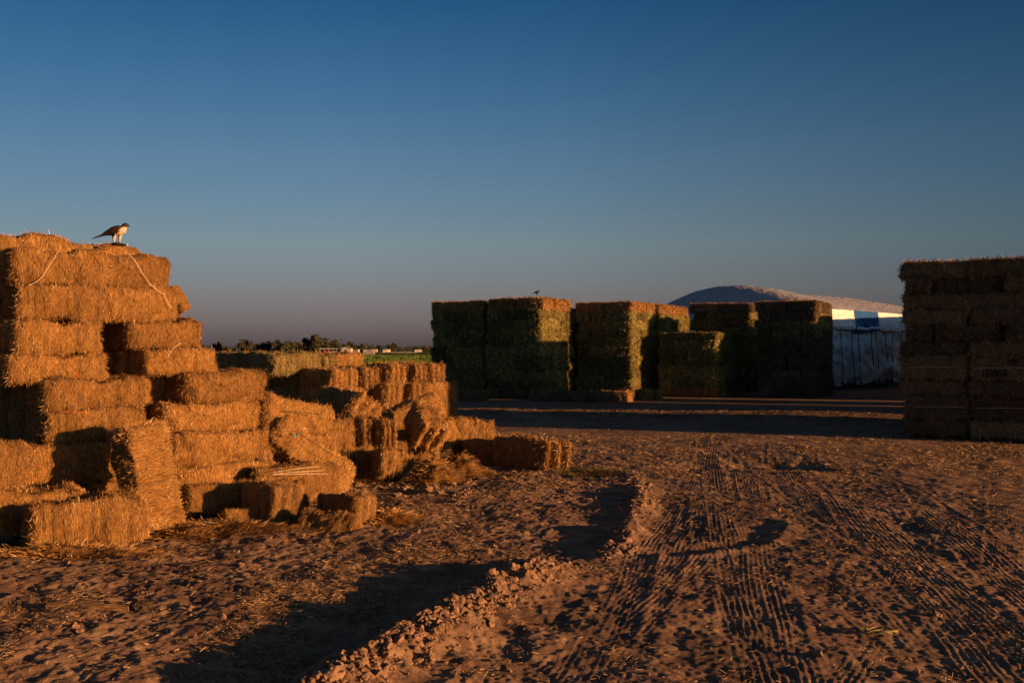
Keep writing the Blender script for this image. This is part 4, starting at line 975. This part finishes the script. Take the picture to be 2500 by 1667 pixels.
# low boundary wall with brick pillars
D = 560; e = empty('boundary_wall', (X(636, D), D, 0)); tag(e, 'long low dark wall with brick pillars before the far trees', 'wall')
mb = MB(); mb.box((0, 0, .65), (47, .4, 1.3)); mb.build('wall_panel', DARKW, e)
mb = MB(); mb.box((0, -.1, 1.36), (47.2, .7, .12)); mb.build('coping', ROOF, e)
for px in (545, 600, 642, 673, 735): mb = MB(); mb.box((X(px, D) - X(636, D), -.3, .9), (1.6, .9, 1.9)); mb.build('pillar', BRICK, e)
for px, yt, D, lab in ((599, 827, 590, 'wooden utility pole in front of the wide far tree'), (833, 828, 520, 'wooden utility pole left of the gabled house'), (782, 846, 540, 'short pole by the shed')):
    e = empty('utility_pole', (X(px, D), D, 0)); tag(e, lab, 'pole', 'utility poles by the farm'); h = HC + (HY - yt) / F * D
    mb = MB(); mb.cyl((0, 0, -.2), (0, 0, h), .20, .14); mb.build('post', WOODP, e)
    mb = MB(); mb.box((0, -.18, h - .6), (2.6, .16, .18)); ca = mb.build('crossarm', WOODP, e)
    for x in (-1.1, 0, 1.1): mb = MB(); mb.cyl((x, -.18, h - .5), (x, -.18, h - .25), .07); mb.build('insulator', GLASS, ca)

# ------------------------------------------------------------------ light, sky, camera
sun = bpy.data.lights.new('sun', 'SUN'); sun.energy = 5.0; sun.angle = R(.5); sun.color = (1.0, .475, .175)
so = link(bpy.data.objects.new('sun', sun)); sv = Vector((math.cos(ELEV) * math.cos(PHI), math.cos(ELEV) * math.sin(PHI), math.sin(ELEV)))
so.rotation_euler = (-sv).to_track_quat('-Z', 'Y').to_euler(); so.location = sv * 80
w = bpy.data.worlds.new('World'); scene.world = w; w.use_nodes = True; nt = w.node_tree; bg = nt.nodes['Background']
sky = N(nt, 'ShaderNodeTexSky', sky_type='NISHITA'); sky.sun_disc = False; sky.sun_elevation = ELEV; sky.sun_rotation = math.pi / 2 - PHI
sky.air_density = 1.0; sky.dust_density = 1.0; sky.ozone_density = 2.0; sky.altitude = 0
tc = N(nt, 'ShaderNodeTexCoord'); sp = N(nt, 'ShaderNodeSeparateXYZ'); nt.links.new(tc.outputs['Generated'], sp.inputs['Vector'])
sky_tint = ramp(nt, [(0, (.72, .70, 1.62)), (.022, (.82, .74, 1.60)), (.05, (.98, .83, 1.36)), (.105, (1.10, 1.08, 1.33)), (.184, (.86, 1.04, 1.36)), (.25, (.54, .92, 1.28)), (.33, (.26, .70, 1.10)), (.45, (.34, .48, .62)), (.7, (.58, .44, .40))]); nt.links.new(sp.outputs['Z'], sky_tint.inputs['Fac'])  # tints the sky by height; unseen zenith warmed to take blue out of shadows
lat = ramp(nt, [(.28, (.82, .85, .86)), (.42, (1, 1, 1)), (.52, (.96, .98, .98)), (.62, (.78, .80, .81)), (.73, (.48, .56, .60)), (.80, (.62, .68, .70)), (.90, (1, 1, 1))])   # the sky deepens a right angle away from the sun
mr = N(nt, 'ShaderNodeMapRange'); mr.inputs['From Min'].default_value = -1; nt.links.new(sp.outputs['X'], mr.inputs['Value']); nt.links.new(mr.outputs['Result'], lat.inputs['Fac'])
nt.links.new(mixc(nt, 'MULTIPLY', 1.0, mixc(nt, 'MULTIPLY', 1.0, sky.outputs['Color'], sky_tint.outputs['Color']), lat.outputs['Color']), bg.inputs['Color']); bg.inputs['Strength'].default_value = .051
cam = bpy.data.cameras.new('camera'); cam.lens = F / 2500 * 36; cam.sensor_width = 36; cam.clip_end = 20000; cam.clip_start = .1
co = link(bpy.data.objects.new('camera', cam)); co.location = (0, 0, HC); co.rotation_euler = (R(90) + math.atan((HY - 833.5) / F), 0, 0)
scene.camera = co
scene.view_settings.view_transform = 'Standard'; scene.view_settings.look = 'None'; scene.view_settings.exposure = .97; scene.view_settings.gamma = 1
